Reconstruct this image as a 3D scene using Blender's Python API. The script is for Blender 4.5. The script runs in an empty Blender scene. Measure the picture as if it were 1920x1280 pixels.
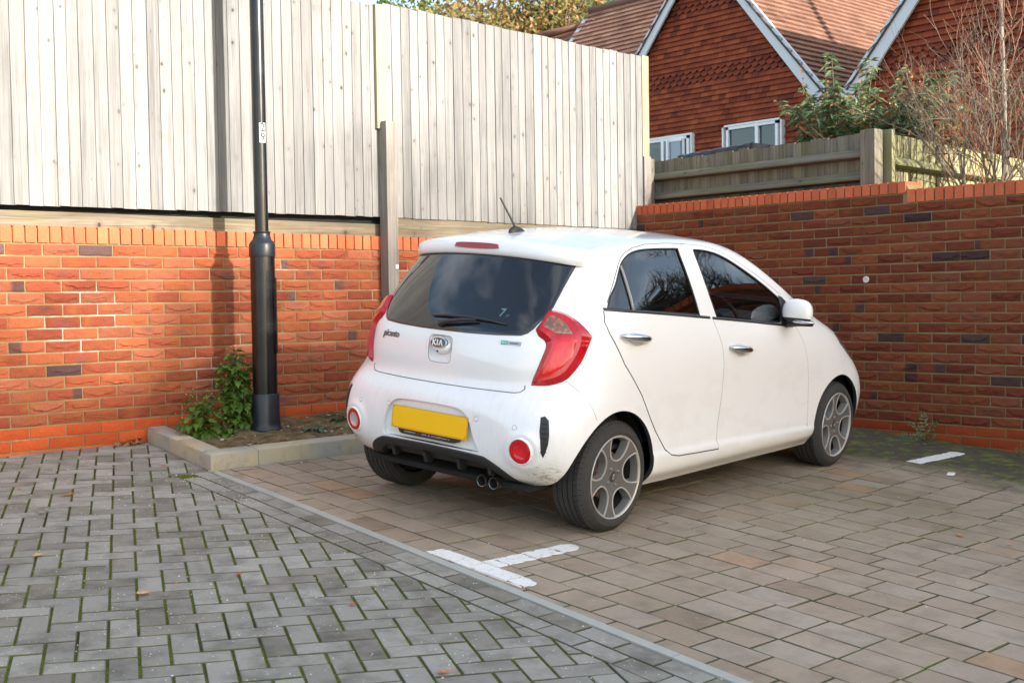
import bpy, bmesh, math, random
import numpy as np
from mathutils import Vector, Matrix
from mathutils.bvhtree import BVHTree
from mathutils.geometry import delaunay_2d_cdt
S=bpy.context.scene; COL=S.collection
# ---------------------------------------------------------------- camera
PIT,HEAD,ROLL=0.034085,0.834606,-0.015603
CAM=Vector((-8.2688,-7.3934,0.9227)); FPX=2235.81
_F=Vector((math.cos(HEAD)*math.cos(PIT),math.sin(HEAD)*math.cos(PIT),-math.sin(PIT)))
_R0=Vector((math.sin(HEAD),-math.cos(HEAD),0)); _U0=_R0.cross(_F)
_R=_R0*math.cos(ROLL)+_U0*math.sin(ROLL); _U=_U0*math.cos(ROLL)-_R0*math.sin(ROLL)
cd=bpy.data.cameras.new('camera'); cam=bpy.data.objects.new('camera',cd); COL.objects.link(cam)
M=Matrix((_R,_U,-_F)).transposed().to_4x4(); M.translation=CAM; cam.matrix_world=M
cd.sensor_width=36; cd.lens=FPX/1920*36; cd.clip_start=.05; cd.clip_end=2000; S.camera=cam
cd.dof.use_dof=True; cd.dof.focus_distance=5.6; cd.dof.aperture_fstop=7.1
# ---------------------------------------------------------------- sky and sun
SAZ,SEL=math.radians(170),math.radians(18.5)      # clockwise from +Y
W=bpy.data.worlds.new('World'); S.world=W; W.use_nodes=True
wt=W.node_tree; bg=wt.nodes['Background']
sk=wt.nodes.new('ShaderNodeTexSky'); sk.sky_type='NISHITA'; sk.sun_disc=False
sk.sun_elevation=SEL; sk.sun_rotation=SAZ; sk.air_density=1.0; sk.dust_density=1.6; sk.ozone_density=1.5
tc=wt.nodes.new('ShaderNodeTexCoord'); mp=wt.nodes.new('ShaderNodeMapping'); mp.inputs['Scale'].default_value=(1,1,2.6)
nz=wt.nodes.new('ShaderNodeTexNoise'); nz.inputs['Scale'].default_value=2.3; nz.inputs['Detail'].default_value=7; nz.inputs['Roughness'].default_value=.55
rp=wt.nodes.new('ShaderNodeValToRGB'); rp.color_ramp.elements[0].position=.47; rp.color_ramp.elements[1].position=.72
rp.color_ramp.elements[1].color=(.5,.5,.5,1)
mx=wt.nodes.new('ShaderNodeMix'); mx.data_type='RGBA'; mx.inputs[7].default_value=(7.6,7.9,8.4,1)
wt.links.new(tc.outputs['Generated'],mp.inputs['Vector']); wt.links.new(mp.outputs[0],nz.inputs['Vector'])
wt.links.new(nz.outputs[0],rp.inputs[0]); wt.links.new(rp.outputs[0],mx.inputs[0]); wt.links.new(sk.outputs[0],mx.inputs[6])
tn=wt.nodes.new('ShaderNodeMix'); tn.data_type='RGBA'; tn.blend_type='MULTIPLY'; tn.inputs[0].default_value=1; tn.inputs[7].default_value=(1.03,1.0,.95,1); wt.links.new(mx.outputs[2],tn.inputs[6]); wt.links.new(tn.outputs[2],bg.inputs['Color']); bg.inputs['Strength'].default_value=.115
sd=bpy.data.lights.new('sun','SUN'); sd.energy=3.3; sd.angle=math.radians(1.1); sd.color=(1,.95,.87)
sun=bpy.data.objects.new('sun',sd); COL.objects.link(sun)
SDIR=Vector((math.sin(SAZ)*math.cos(SEL),math.cos(SAZ)*math.cos(SEL),math.sin(SEL)))
sun.rotation_euler=SDIR.to_track_quat('Z','Y').to_euler(); sun.location=SDIR*30
S.view_settings.view_transform='Standard'; S.view_settings.look='None'; S.view_settings.exposure=2.0; S.view_settings.gamma=1
S.render.engine='CYCLES'; S.cycles.max_bounces=8; S.cycles.transparent_max_bounces=12
rnd=random.Random(7); RG=np.random.default_rng(7)
# ---------------------------------------------------------------- helpers
class NT:
    def __init__(s,name):
        s.m=bpy.data.materials.new(name); s.m.use_nodes=True; s.t=s.m.node_tree; s.b=s.t.nodes['Principled BSDF']
    def n(s,ty,**k):
        x=s.t.nodes.new('ShaderNode'+ty)
        for a,v in k.items(): setattr(x,a,v)
        return x
    def put(s,inp,v):
        if hasattr(v,'links') or isinstance(v,bpy.types.NodeSocket): s.t.links.new(v,inp)
        else:
            if isinstance(v,(tuple,list)) and len(v)==3 and inp.type=='RGBA': v=(*v,1)
            inp.default_value=v
    def pos(s,scale=(1,1,1)):
        c=s.n('TexCoord'); m=s.n('Mapping'); m.inputs['Scale'].default_value=scale
        s.t.links.new(c.outputs['Object'],m.inputs[0]); return m.outputs[0]
    def noise(s,scale,vec=None,detail=4,rough=.55,dist=0):
        x=s.n('TexNoise'); s.put(x.inputs['Vector'],vec if vec is not None else s.pos()); s.put(x.inputs['Scale'],scale)
        x.inputs['Detail'].default_value=detail; x.inputs['Roughness'].default_value=rough; x.inputs['Distortion'].default_value=dist
        return x.outputs[0]
    def vor(s,scale,vec=None,out='Distance',rand=1,feat='F1'):
        x=s.n('TexVoronoi',feature=feat); s.put(x.inputs['Vector'],vec if vec is not None else s.pos()); s.put(x.inputs['Scale'],scale); x.inputs['Randomness'].default_value=rand
        return x.outputs[out]
    def ramp(s,f,a,b,ca=(0,0,0),cb=(1,1,1)):
        x=s.n('ValToRGB'); e=x.color_ramp.elements; e[0].position=a; e[1].position=b; e[0].color=(*ca,1); e[1].color=(*cb,1); s.put(x.inputs[0],f); return x.outputs[0]
    def mix(s,f,a,b,mode='MIX'):
        x=s.n('Mix',data_type='RGBA',blend_type=mode); s.put(x.inputs[0],f); s.put(x.inputs[6],a); s.put(x.inputs[7],b); return x.outputs[2]
    def math(s,op,a,b=0.0,c=None):
        x=s.n('Math',operation=op); s.put(x.inputs[0],a); s.put(x.inputs[1],b)
        if c is not None: s.put(x.inputs[2],c)
        return x.outputs[0]
    def attr(s,name,out='Fac'): x=s.n('Attribute',attribute_name=name); return x.outputs[out]
    def xyz(s,i):
        c=s.n('TexCoord'); x=s.n('SeparateXYZ'); s.t.links.new(c.outputs['Object'],x.inputs[0]); return x.outputs[i]
    def bump(s,h,st=.3,d=.01):
        x=s.n('Bump'); x.inputs['Strength'].default_value=st; x.inputs['Distance'].default_value=d; s.put(x.inputs['Height'],h); s.put(s.b.inputs['Normal'],x.outputs[0])
    def set(s,**k):
        for a,v in k.items(): s.put(s.b.inputs[{'col':'Base Color','rough':'Roughness','metal':'Metallic','spec':'Specular IOR Level','coat':'Coat Weight','coatr':'Coat Roughness','trans':'Transmission Weight','alpha':'Alpha'}.get(a,a)],v)
        return s
def simple(name,col,rough=.6,metal=0,spec=.5,coat=0,var=.12,vs=12,bump=0,bs=60,**k):
    t=NT(name); c=col
    if var:
        f=t.noise(vs); c=t.mix(f,tuple(x*(1-var) for x in col),tuple(min(1,x*(1+var)) for x in col))
    t.set(col=c,rough=rough,metal=metal,spec=spec,coat=coat,**k)
    if bump: t.bump(t.noise(bs,detail=6),bump,.005)
    return t.m
def tag(o,label=None,cat=None,group=None,kind=None):
    if label:o['label']=label
    if cat:o['category']=cat
    if group:o['group']=group
    if kind:o['kind']=kind
    return o
def empty(name,loc=(0,0,0),rz=0,parent=None,mat=None,**k):
    o=bpy.data.objects.new(name,None); COL.objects.link(o)
    if mat is not None: o.matrix_world=mat
    else: o.location=loc; o.rotation_euler=(0,0,rz)
    if parent: o.parent=parent
    o.empty_display_size=.2
    return tag(o,**k)
def mesh(name,V,Fc,mats,parent=None,smooth=False,mi=None,fa=None,va=None,loc=None,sharp=None,**k):
    me=bpy.data.meshes.new(name); me.from_pydata([tuple(v) for v in V] if not isinstance(V,np.ndarray) else V.tolist(),[],Fc if isinstance(Fc,list) else Fc.tolist())
    for m in (mats if isinstance(mats,(list,tuple)) else [mats]): me.materials.append(m)
    if mi is not None: me.polygons.foreach_set('material_index',np.asarray(mi,dtype=np.int32))
    for nm,a in (fa or {}).items():
        at=me.attributes.new(nm,'FLOAT','FACE'); at.data.foreach_set('value',np.asarray(a,dtype=np.float32))
    for nm,a in (va or {}).items():
        a=np.asarray(a,dtype=np.float32)
        if a.ndim==2: at=me.attributes.new(nm,'FLOAT_COLOR','POINT'); at.data.foreach_set('color',np.concatenate([a,np.ones((len(a),1),np.float32)],1).ravel())
        else: at=me.attributes.new(nm,'FLOAT','POINT'); at.data.foreach_set('value',a)
    me.validate(); me.update()
    if smooth:
        me.shade_smooth()
        if sharp: me.set_sharp_from_angle(angle=math.radians(sharp))
    o=bpy.data.objects.new(name,me); COL.objects.link(o)
    if parent is not None: o.parent=parent
    if loc: o.location=loc
    return tag(o,**k)
class MB:
    def __init__(s): s.V=[];s.F=[];s.M=[];s.R=[]
    def add(s,V,F,mi=0,r=None):
        o=len(s.V); s.V+=[tuple(v) for v in V]; s.F+=[tuple(i+o for i in f) for f in F]; s.M+=[mi]*len(F); s.R+=[(rnd.random() if r is None else r)]*len(F)
    def box(s,c,d,rot=None,mi=0,bev=0.0,r=None):
        hx,hy,hz=[x/2 for x in d]; c=Vector(c)
        if bev:
            b=min(bev,hx*.9,hy*.9,hz*.9); V=[];F=[]
            bm=bmesh.new(); bmesh.ops.create_cube(bm,size=1)
            bmesh.ops.scale(bm,vec=(2*hx,2*hy,2*hz),verts=bm.verts)
            bmesh.ops.bevel(bm,geom=bm.edges[:],offset=b,segments=2,profile=.6,affect='EDGES')
            bm.verts.index_update(); V=[v.co.copy() for v in bm.verts]; F=[[v.index for v in f.verts] for f in bm.faces]; bm.free()
        else:
            V=[Vector((x,y,z)) for x in(-hx,hx) for y in(-hy,hy) for z in(-hz,hz)]
            F=[(0,1,3,2),(4,6,7,5),(0,4,5,1),(2,3,7,6),(0,2,6,4),(1,5,7,3)]
        V=[(rot@v if rot is not None else v)+c for v in V]; s.add(V,F,mi,r)
    def tube(s,pts,rad,n=8,cap=True,mi=0,r=None):
        pts=[Vector(p) for p in pts]; m=len(pts); rad=rad if hasattr(rad,'__len__') else [rad]*m
        V=[];F=[]; up=None
        for i,p in enumerate(pts):
            d=(pts[min(i+1,m-1)]-pts[max(i-1,0)]).normalized()
            if up is None: up=Vector((0,0,1)) if abs(d.z)<.9 else Vector((1,0,0))
            a=d.cross(up); 
            if a.length<1e-5: a=d.cross(Vector((1,.3,0)))
            a.normalize(); b=a.cross(d); up=b
            for k in range(n):
                t=2*math.pi*k/n; V.append(p+a*(rad[i]*math.cos(t))+b*(rad[i]*math.sin(t)))
        for i in range(m-1):
            for k in range(n):
                k2=(k+1)%n; F.append((i*n+k,i*n+k2,(i+1)*n+k2,(i+1)*n+k))
        if cap: F.append(tuple(range(n))[::-1]); F.append(tuple((m-1)*n+k for k in range(n)))
        s.add(V,F,mi,r)
    def lathe(s,prof,n=32,origin=(0,0,0),axis='Z',mi=0,close=False,r=None):
        V=[];F=[];m=len(prof); o=Vector(origin)
        for (rr,h) in prof:
            for k in range(n):
                t=2*math.pi*k/n; a,b=rr*math.cos(t),rr*math.sin(t)
                V.append(o+(Vector((a,b,h)) if axis=='Z' else Vector((b,h,a)) if axis=='Y' else Vector((h,a,b))))
        for i in range(m-1 if not close else m):
            j=(i+1)%m
            for k in range(n):
                k2=(k+1)%n; F.append((i*n+k,i*n+k2,j*n+k2,j*n+k))
        s.add(V,F,mi,r)
    def obj(s,name,mats,parent=None,smooth=False,sharp=None,**k):
        return mesh(name,s.V,s.F,mats,parent,smooth,mi=s.M,fa={'rnd':s.R},sharp=sharp,**k)
def txt(name,body,size,mat,M,parent=None,ext=.001,bold=0,align='CENTER',sx=1,shear=0):
    cu=bpy.data.curves.new(name,'FONT'); cu.body=body; cu.size=size; cu.extrude=ext; cu.offset=bold; cu.align_x=align; cu.align_y='CENTER'; cu.shear=shear; cu.resolution_u=4
    t=bpy.data.objects.new('tmp',cu); COL.objects.link(t)
    dg=bpy.context.evaluated_depsgraph_get(); me=bpy.data.meshes.new_from_object(t.evaluated_get(dg)); bpy.data.objects.remove(t)
    me.name=name; me.materials.clear(); me.materials.append(mat)
    me.transform(Matrix.Diagonal((sx,1,1,1))); me.transform(M)
    o=bpy.data.objects.new(name,me); COL.objects.link(o)
    if parent is not None: o.parent=parent
    return o
GX,GY,G0=0.0064145,0.0777753,0.0700828
def gz(x,y): return G0+GX*max(-14,min(4,x))+GY*max(-14,min(.3,y))
def frame(o,x,y,z=None):
    x=Vector(x).normalized(); y=Vector(y); z=x.cross(y).normalized(); y=z.cross(x)
    m=Matrix((x,y,z)).transposed().to_4x4(); m.translation=Vector(o); return m
# ================================================================ materials of the setting
def m_brick():
    t=NT('brick'); c=t.attr('col','Color')
    n1=t.noise(9,detail=5); n2=t.noise(70,detail=5,rough=.65); n3=t.noise(260,detail=3)
    c=t.mix(t.ramp(n2,.35,.7),c,t.mix(1,c,(1.32,1.12,.95),'MULTIPLY'))
    c=t.mix(t.math('MULTIPLY',t.ramp(n1,.45,.75),.30),c,t.mix(1,c,(.62,.52,.5),'MULTIPLY'))
    sp=t.ramp(n3,.66,.74); c=t.mix(t.math('MULTIPLY',sp,.25),c,(.30,.16,.10))
    t.set(col=c,rough=.9,spec=.25); h=t.math('ADD',n2,t.math('MULTIPLY',n3,.6)); t.bump(h,.85,.009); return t.m
def m_mortar():
    t=NT('mortar'); n1=t.noise(3.2,detail=6); n2=t.noise(160,detail=4)
    c=t.mix(t.ramp(n1,.42,.62),(.23,.155,.065),(.29,.22,.125))
    c=t.mix(t.math('MULTIPLY',t.ramp(n2,.4,.7),.4),c,(.32,.24,.14)); c=t.mix(t.attr('eff'),c,(.50,.46,.38)); t.set(col=c,rough=.95,spec=.2); t.bump(n2,.6,.004); return t.m
MBRICK,MMORT=m_brick(),m_mortar()
def m_wood(name,a,b,moss=0,dark=.5,knots=1):
    t=NT(name); r=t.attr('rnd'); u=t.attr('u')
    c=t.n('TexCoord'); sx=t.n('SeparateXYZ'); t.t.links.new(c.outputs['Object'],sx.inputs[0])
    cb=t.n('CombineXYZ'); t.put(cb.inputs[0],t.math('MULTIPLY',u,1.0)); t.put(cb.inputs[1],t.math('MULTIPLY',r,37.0)); t.put(cb.inputs[2],t.attr('v'))
    def mapv(s):
        m=t.n('Mapping'); m.inputs['Scale'].default_value=s; t.t.links.new(cb.outputs[0],m.inputs[0]); return m.outputs[0]
    kv=t.vor(1,mapv((11,1,8)),rand=.8); kv=t.math('ADD',kv,t.math('MULTIPLY',t.noise(1,mapv((60,3,40)),3),.10)); kn=t.ramp(kv,.13,.19,(1,1,1),(0,0,0)); ring=t.ramp(kv,.14,.42,(1,1,1),(0,0,0)); kc=t.n('SeparateColor'); t.put(kc.inputs[0],t.vor(1,mapv((11,1,8)),'Color',.8)); ksel=t.math('MULTIPLY',t.ramp(kc.outputs[0],.58,.60),t.ramp(kc.outputs[1],.1,.7,(.55,)*3,(1,1,1)))
    g=t.noise(1,mapv((70,3,1.6)),6,.62,1.4); g2=t.noise(1,mapv((16,3,.7)),4,.6,.6); g3=t.noise(1,mapv((260,3,5)),3)
    col=t.mix(t.ramp(g,.3,.72),a,b); col=t.mix(t.math('MULTIPLY',t.ramp(g2,.5,.78),dark),col,tuple(x*.48 for x in a))
    col=t.mix(t.math('MULTIPLY',t.ramp(g3,.58,.72),.25),col,tuple(x*.4 for x in a))
    tone=t.math('ADD',.80,t.math('MULTIPLY',r,.36)); 
    mc=t.n('CombineColor'); [t.put(mc.inputs[i],tone) for i in range(3)]
    col=t.mix(1,col,mc.outputs[0],'MULTIPLY')
    if knots:
        kr=ksel; kf=t.math('MULTIPLY',kn,kr); col=t.mix(t.math('MULTIPLY',kf,.95),col,tuple(x*.22 for x in a)); col=t.mix(t.math('MULTIPLY',t.math('MULTIPLY',ring,kr),.30),col,tuple(x*.5 for x in a))
        st_=t.noise(1.1,None,5,.6); col=t.mix(t.math('MULTIPLY',t.ramp(st_,.52,.70),.38),col,t.mix(1,col,(.60,.60,.62),'MULTIPLY'))
        kv2=t.vor(1,mapv((26,1,7)),rand=1); col=t.mix(t.math('MULTIPLY',t.ramp(kv2,.05,.11,(1,1,1),(0,0,0)),t.math('MULTIPLY',t.ramp(t.noise(1,mapv((3,5,1.3)),2),.5,.58),.8)),col,tuple(x*.3 for x in a))
    if moss: col=t.mix(t.math('MULTIPLY',t.ramp(t.noise(5,detail=6),.42,.62),moss),col,(.16,.17,.03))
    t.set(col=col,rough=.85,spec=.25); t.bump(t.math('ADD',g,t.math('MULTIPLY',g3,.4)),.35,.004); return t.m
MBOARD=m_wood('weathered_boards',(.155,.149,.141),(.262,.256,.246),dark=.62)
MPOST=m_wood('weathered_post',(.17,.15,.13),(.30,.275,.245),dark=.45)
MNEWPOST=m_wood('new_pine',(.25,.215,.14),(.31,.27,.185),dark=.15)
MGRAVEL=m_wood('gravel_board_wood',(.115,.080,.048),(.25,.215,.165),moss=.12,dark=.6)
MOLDF=m_wood('old_fence_wood',(.095,.082,.062),(.25,.225,.185),moss=.22,dark=.8)
MOLDP=m_wood('mossy_fence_wood',(.22,.20,.105),(.32,.295,.19),moss=.4,dark=.5)
# ================================================================ paving
def m_paver(name,tones,moss_wall=False,spk=.5,dirty=.42):
    t=NT(name); r=t.attr('rnd'); x=t.n('ValToRGB'); e=x.color_ramp.elements
    for i,(p,c) in enumerate(tones):
        el=e[i] if i<2 else e.new(p); el.position=p; el.color=(*c,1)
    x.color_ramp.interpolation='LINEAR'; t.put(x.inputs[0],r); c=x.outputs[0]
    n1=t.noise(7,detail=6,rough=.6); n2=t.noise(55,detail=6,rough=.7); n3=t.noise(330,detail=3); n0=t.noise(1.1,detail=3)
    c=t.mix(t.math('MULTIPLY',t.ramp(n1,.46,.70),dirty),c,t.mix(1,c,(.42,.42,.38),'MULTIPLY'))
    c=t.mix(t.math('MULTIPLY',t.ramp(n2,.35,.68),.4),c,t.mix(1,c,(1.3,1.28,1.22),'MULTIPLY'))
    c=t.mix(t.math('MULTIPLY',t.ramp(n0,.42,.62),.35),c,t.mix(1,c,(.66,.68,.62),'MULTIPLY'))
    sp=t.ramp(t.vor(42),.07,.13,(1,1,1),(0,0,0)); sel=t.ramp(t.noise(2.6,detail=4),.40,.60)
    c=t.mix(t.math('MULTIPLY',t.math('MULTIPLY',sp,sel),spk),c,(.72,.70,.64))
    sp2=t.ramp(n3,.64,.72); c=t.mix(t.math('MULTIPLY',sp2,.4),c,(.42,.40,.36))
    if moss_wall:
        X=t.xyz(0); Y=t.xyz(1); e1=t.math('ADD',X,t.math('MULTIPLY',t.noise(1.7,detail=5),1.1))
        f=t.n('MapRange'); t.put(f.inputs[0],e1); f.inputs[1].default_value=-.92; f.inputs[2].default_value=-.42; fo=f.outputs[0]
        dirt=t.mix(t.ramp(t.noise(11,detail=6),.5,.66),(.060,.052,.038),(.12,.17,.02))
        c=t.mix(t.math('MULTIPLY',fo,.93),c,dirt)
        # damp, algae-stained area beside the car
        v=t.n('VectorMath',operation='DISTANCE'); co=t.n('TexCoord'); t.t.links.new(co.outputs['Object'],v.inputs[0]); v.inputs[1].default_value=(-2.35,-3.65,-.23)
        g=t.n('MapRange'); t.put(g.inputs[0],t.math('ADD',v.outputs['Value'],t.math('MULTIPLY',t.noise(2.2,detail=5),1.3))); g.inputs[1].default_value=1.9; g.inputs[2].default_value=.7
        c=t.mix(t.math('MULTIPLY',g.outputs[0],.6),c,t.mix(1,c,(.50,.54,.44),'MULTIPLY'))
    ed=t.math('MULTIPLY',t.ramp(t.attr('edge'),.15,.95),t.ramp(t.noise(3.1,detail=5),.25,.5)); gm=t.mix(t.ramp(t.noise(1.9,detail=4),.42,.60),(.075,.070,.058),(.085,.10,.03)); c=t.mix(t.math('MULTIPLY',ed,.85),c,gm)
    t.set(col=c,rough=.93,spec=.25); t.bump(t.math('ADD',n2,n3),.6,.004); return t.m
MGREY=m_paver('grey_block_paving',[(0,(.19,.178,.155)),(1,(.335,.32,.285)),(.4,(.265,.252,.223)),(.7,(.30,.286,.254)),(.12,(.225,.204,.170))],spk=.8,dirty=.75)
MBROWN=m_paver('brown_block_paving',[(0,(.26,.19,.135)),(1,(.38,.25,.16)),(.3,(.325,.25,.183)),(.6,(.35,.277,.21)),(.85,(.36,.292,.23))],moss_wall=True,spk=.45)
def m_ground():
    t=NT('joint_moss_and_sand'); n=t.noise(2.3,detail=5); n2=t.noise(90,detail=4)
    c=t.mix(t.ramp(n,.33,.53),(.045,.04,.032),(.13,.16,.02)); c=t.mix(t.ramp(n2,.35,.7),t.mix(1,c,(.45,.45,.4),'MULTIPLY'),c)
    t.set(col=c,rough=1,spec=.1); t.bump(n2,.8,.006); return t.m
MGND=m_ground()
MSOIL=NT('bare_soil'); _n=MSOIL.noise(14,detail=6); MSOIL.set(col=MSOIL.mix(MSOIL.ramp(_n,.35,.65),(.10,.068,.035),(.24,.18,.09)),rough=1,spec=.1); MSOIL.bump(MSOIL.noise(60,detail=6),1,.02); MSOIL=MSOIL.m
MCONC=NT('concrete_kerb'); _c=MCONC.mix(MCONC.ramp(MCONC.noise(3,detail=5),.4,.62),(.33,.32,.28),(.42,.36,.24)); _c=MCONC.mix(MCONC.math('MULTIPLY',MCONC.ramp(MCONC.noise(14,detail=8,rough=.7),.52,.74),.45),_c,(.09,.09,.07)); MCONC.set(col=_c,rough=.9,spec=.3); MCONC.bump(MCONC.noise(120,detail=5),.4,.003); MCONC=MCONC.m
def strip_grid(xs,ys,f):
    V=[(x,y,f(x,y)) for y in ys for x in xs]; n=len(xs)
    return V,[(j*n+i,j*n+i+1,(j+1)*n+i+1,(j+1)*n+i) for j in range(len(ys)-1) for i in range(n-1)]
V,F=strip_grid([-400,-60,-14,-9,-5,-2,0.22,4,60,400],[-400,-60,-14,-9,-5,-2,0,.3,60,400],lambda x,y:gz(x,y)-.007)
mesh('ground',V,F,simple('asphalt_ground',(.06,.06,.058),.95,var=.3,vs=3,bump=.4),kind='structure')
V,F=strip_grid([-14,-9,-5,-2,-.02],[-14,-9,-5,-2,-.0],lambda x,y:gz(x,y)-.0052)
mesh('paving_joints',V,F,MGND,kind='structure')
MGARD=simple('garden_soil_grass',(.07,.075,.03),1,var=.4,vs=3,bump=.6)
V,F=strip_grid([.18,2,6,40,300],[-300,-40,-10,0,10,40,300],lambda x,y:1.52+(.02*max(0,x-2)))
mesh('garden_ground',V,F,MGARD,kind='structure')
V,F=strip_grid([-300,-40,-8,.18],[.24,10,40,300],lambda x,y:1.30)
mesh('lawn_ground',V,F,MGARD,kind='structure')
def xr(y):   # right edge of the concrete edging strip
    return -4.885+.05*(y+1.3) if y<-1.3 else -4.885
def clip(poly,a,b,c):   # keep a*x+b*y<=c
    out=[]; n=len(poly)
    for i in range(n):
        p,q=poly[i],poly[(i+1)%n]; dp=a*p[0]+b*p[1]-c; dq=a*q[0]+b*q[1]-c
        if dp<=0: out.append(p)
        if (dp<0<dq) or (dq<0<dp): t=dp/(dp-dq); out.append((p[0]+(q[0]-p[0])*t,p[1]+(q[1]-p[1])*t))
    return out
def area(p): return .5*abs(sum(p[i][0]*p[(i+1)%len(p)][1]-p[(i+1)%len(p)][0]*p[i][1] for i in range(len(p))))
def inset(p,d):
    n=len(p); s=1 if sum(p[i][0]*p[(i+1)%n][1]-p[(i+1)%n][0]*p[i][1] for i in range(n))>0 else -1
    out=[]
    for i in range(n):
        a=Vector(p[i-1]).to_2d();b=Vector(p[i]).to_2d();c=Vector(p[(i+1)%n]).to_2d()
        e1=(b-a).normalized();e2=(c-b).normalized(); n1=Vector((-e1.y,e1.x))*s;n2=Vector((-e2.y,e2.x))*s
        m=n1+n2; k=m.length_squared
        m=m*(2/k) if k>.35 else m.normalized()
        out.append(tuple(b+m*d))
    return out
class Pave:
    def __init__(s): s.V=[];s.F=[];s.R=[];s.E=[]
    def brick(s,p,joint=.0025,bev=.004,tilt=.0018,r=None):
        q=[]
        for a in p:
            if not q or (abs(a[0]-q[-1][0])+abs(a[1]-q[-1][1]))>.005: q.append(a)
        if len(q)>2 and (abs(q[0][0]-q[-1][0])+abs(q[0][1]-q[-1][1]))<.005: q.pop()
        p=q
        if len(p)<3 or area(p)<.0006: return
        def shrink(p,d):
            q=p; n=len(p); s_=1 if sum(p[i][0]*p[(i+1)%n][1]-p[(i+1)%n][0]*p[i][1] for i in range(n))>0 else -1
            for i in range(n):
                (x0,y0),(x1,y1)=p[i],p[(i+1)%n]; L=math.hypot(x1-x0,y1-y0)
                if L<1e-4: continue
                a,bb=(y1-y0)/L*s_,-(x1-x0)/L*s_; q=clip(q,a,bb,a*x0+bb*y0-d)
                if len(q)<3: return q
            return q
        o=shrink(p,joint+rnd.random()*.001)
        if len(o)<3: return
        p=o; mx_,my_=sum(a[0] for a in o)/len(o),sum(a[1] for a in o)/len(o)
        i=[(a[0]-(a[0]-mx_)*min(.5,bev*1.3/(abs(a[0]-mx_)+abs(a[1]-my_)+1e-6)*1.3),a[1]-(a[1]-my_)*min(.5,bev*1.3/(abs(a[0]-mx_)+abs(a[1]-my_)+1e-6)*1.3)) for a in o]; n=len(p); b=len(s.V)
        tx,ty,dz=(rnd.gauss(0,tilt)*3 for _ in range(3)); dz=max(-.0014,min(.0016,rnd.gauss(0,tilt*.45))); tx=max(-.008,min(.008,tx)); ty=max(-.008,min(.008,ty)); cx=sum(a[0] for a in p)/n; cy=sum(a[1] for a in p)/n
        h=lambda a:gz(*a)+dz+(a[0]-cx)*tx+(a[1]-cy)*ty
        s.V+=[(*a,gz(*a)-.02) for a in o]+[(*a,h(a)-.0022) for a in o]+[(*a,h(a)) for a in i]; s.E+=[1]*n+[1]*n+[0]*n
        r=rnd.random() if r is None else r
        for k in range(n):
            k2=(k+1)%n
            s.F+=[(b+k,b+k2,b+n+k2,b+n+k),(b+n+k,b+n+k2,b+2*n+k2,b+2*n+k)]
        s.F.append(tuple(b+2*n+k for k in range(n))); s.R+=[r]*(2*n+1)
    def obj(s,name,m,**k): return mesh(name,s.V,s.F,m,fa={'rnd':s.R},va={'edge':s.E},**k)
# grey herringbone at about -24 degrees, cut against the border course
pv=Pave(); ang=math.radians(-24.2); ca,sa=math.cos(ang),math.sin(ang)
def rotp(u,v): return (-6.726+u*ca-v*sa,-3.512+u*sa+v*ca)
b=.1015
def keep(poly):
    ys=[q[1] for q in poly]; xs=[q[0] for q in poly]
    if min(ys)<-9.5 or max(xs)<-10.5: return []
    poly=clip(poly,0,1,-.012)
    if len(poly)<3: return []
    return [clip(clip(poly,0,1,-1.06),1,-.05,-4.885-.265+.05*1.3) if min(q[1] for q in poly)<-1.06 else [],clip(clip(poly,0,-1,1.06),1,-.0941,-4.818) if max(q[1] for q in poly)>-1.06 else []]
K=2*b
for k in range(-60,60):
    for m in range(-40,40):
        u0=(k+2*m*2)*b; v0=k*b      # diagonal stair of horizontals, repeated every 4 units
        H=[(u0,v0),(u0+2*b,v0),(u0+2*b,v0+b),(u0,v0+b)]
        Vv=[(u0+2*b,v0-b),(u0+3*b,v0-b),(u0+3*b,v0+b),(u0+2*b,v0+b)]
        for q in (H,Vv):
            P=[rotp(*a) for a in q]; cx,cy=P[0]
            if cx>-4.6 or cx<-10.6 or cy>.3 or cy<-9.8: continue
            r_=rnd.random()
            for Q in keep(P):
                if len(Q)>2: pv.brick(Q,joint=.0040,bev=.0045,r=r_)
# border: two stretcher courses along the edging
def course(x_off0,x_off1,y0,y1,L,off):
    y=y0-off
    while y>y1:
        a,bb=min(y,y0),max(y-L,y1)
        if a-bb>.02: pv.brick([(xr(a)+x_off0,a),(xr(a)+x_off1,a),(xr(bb)+x_off1,bb),(xr(bb)+x_off0,bb)][::-1],joint=.003)
        y-=L
course(-.158,-.055,-1.06,-9.5,.203,0); course(-.263,-.160,-1.06,-9.5,.203,.1)
pv.obj('grey_paving',MGREY,kind='structure')
# parking bay
BAYB=[]; pv=Pave(); W_=.168; k=0; x=-5.14
while x<-.02:
    x1=min(x+W_,-.01); yy=-1.06+rnd.uniform(0,.2)
    while yy>-9.5:
        y2=yy-.2455
        P=[(x,y2),(x1,y2),(x1,min(yy,-.02 if x>-1.2 else -1.06)),(x,min(yy,-.02 if x>-1.2 else -1.06))]
        P=clip(P,-1,.05,4.885-.05*1.3-.0) 
        if len(P)>=3: BAYB.append(P); pv.brick(P,joint=.0036,bev=.0042,r=min(1,max(0,rnd.gauss(.55,.20))))
        yy=y2
    x+=W_; k+=1
for x in np.arange(-2.55,-.02,.168):
    yy=-.01
    while yy>-1.0: pv.brick([(x,yy-.2455),(x+.168,yy-.2455),(x+.168,yy),(x,yy)]) ; yy-=.2455
pv.obj('parking_bay',MBROWN,kind='structure')
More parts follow.
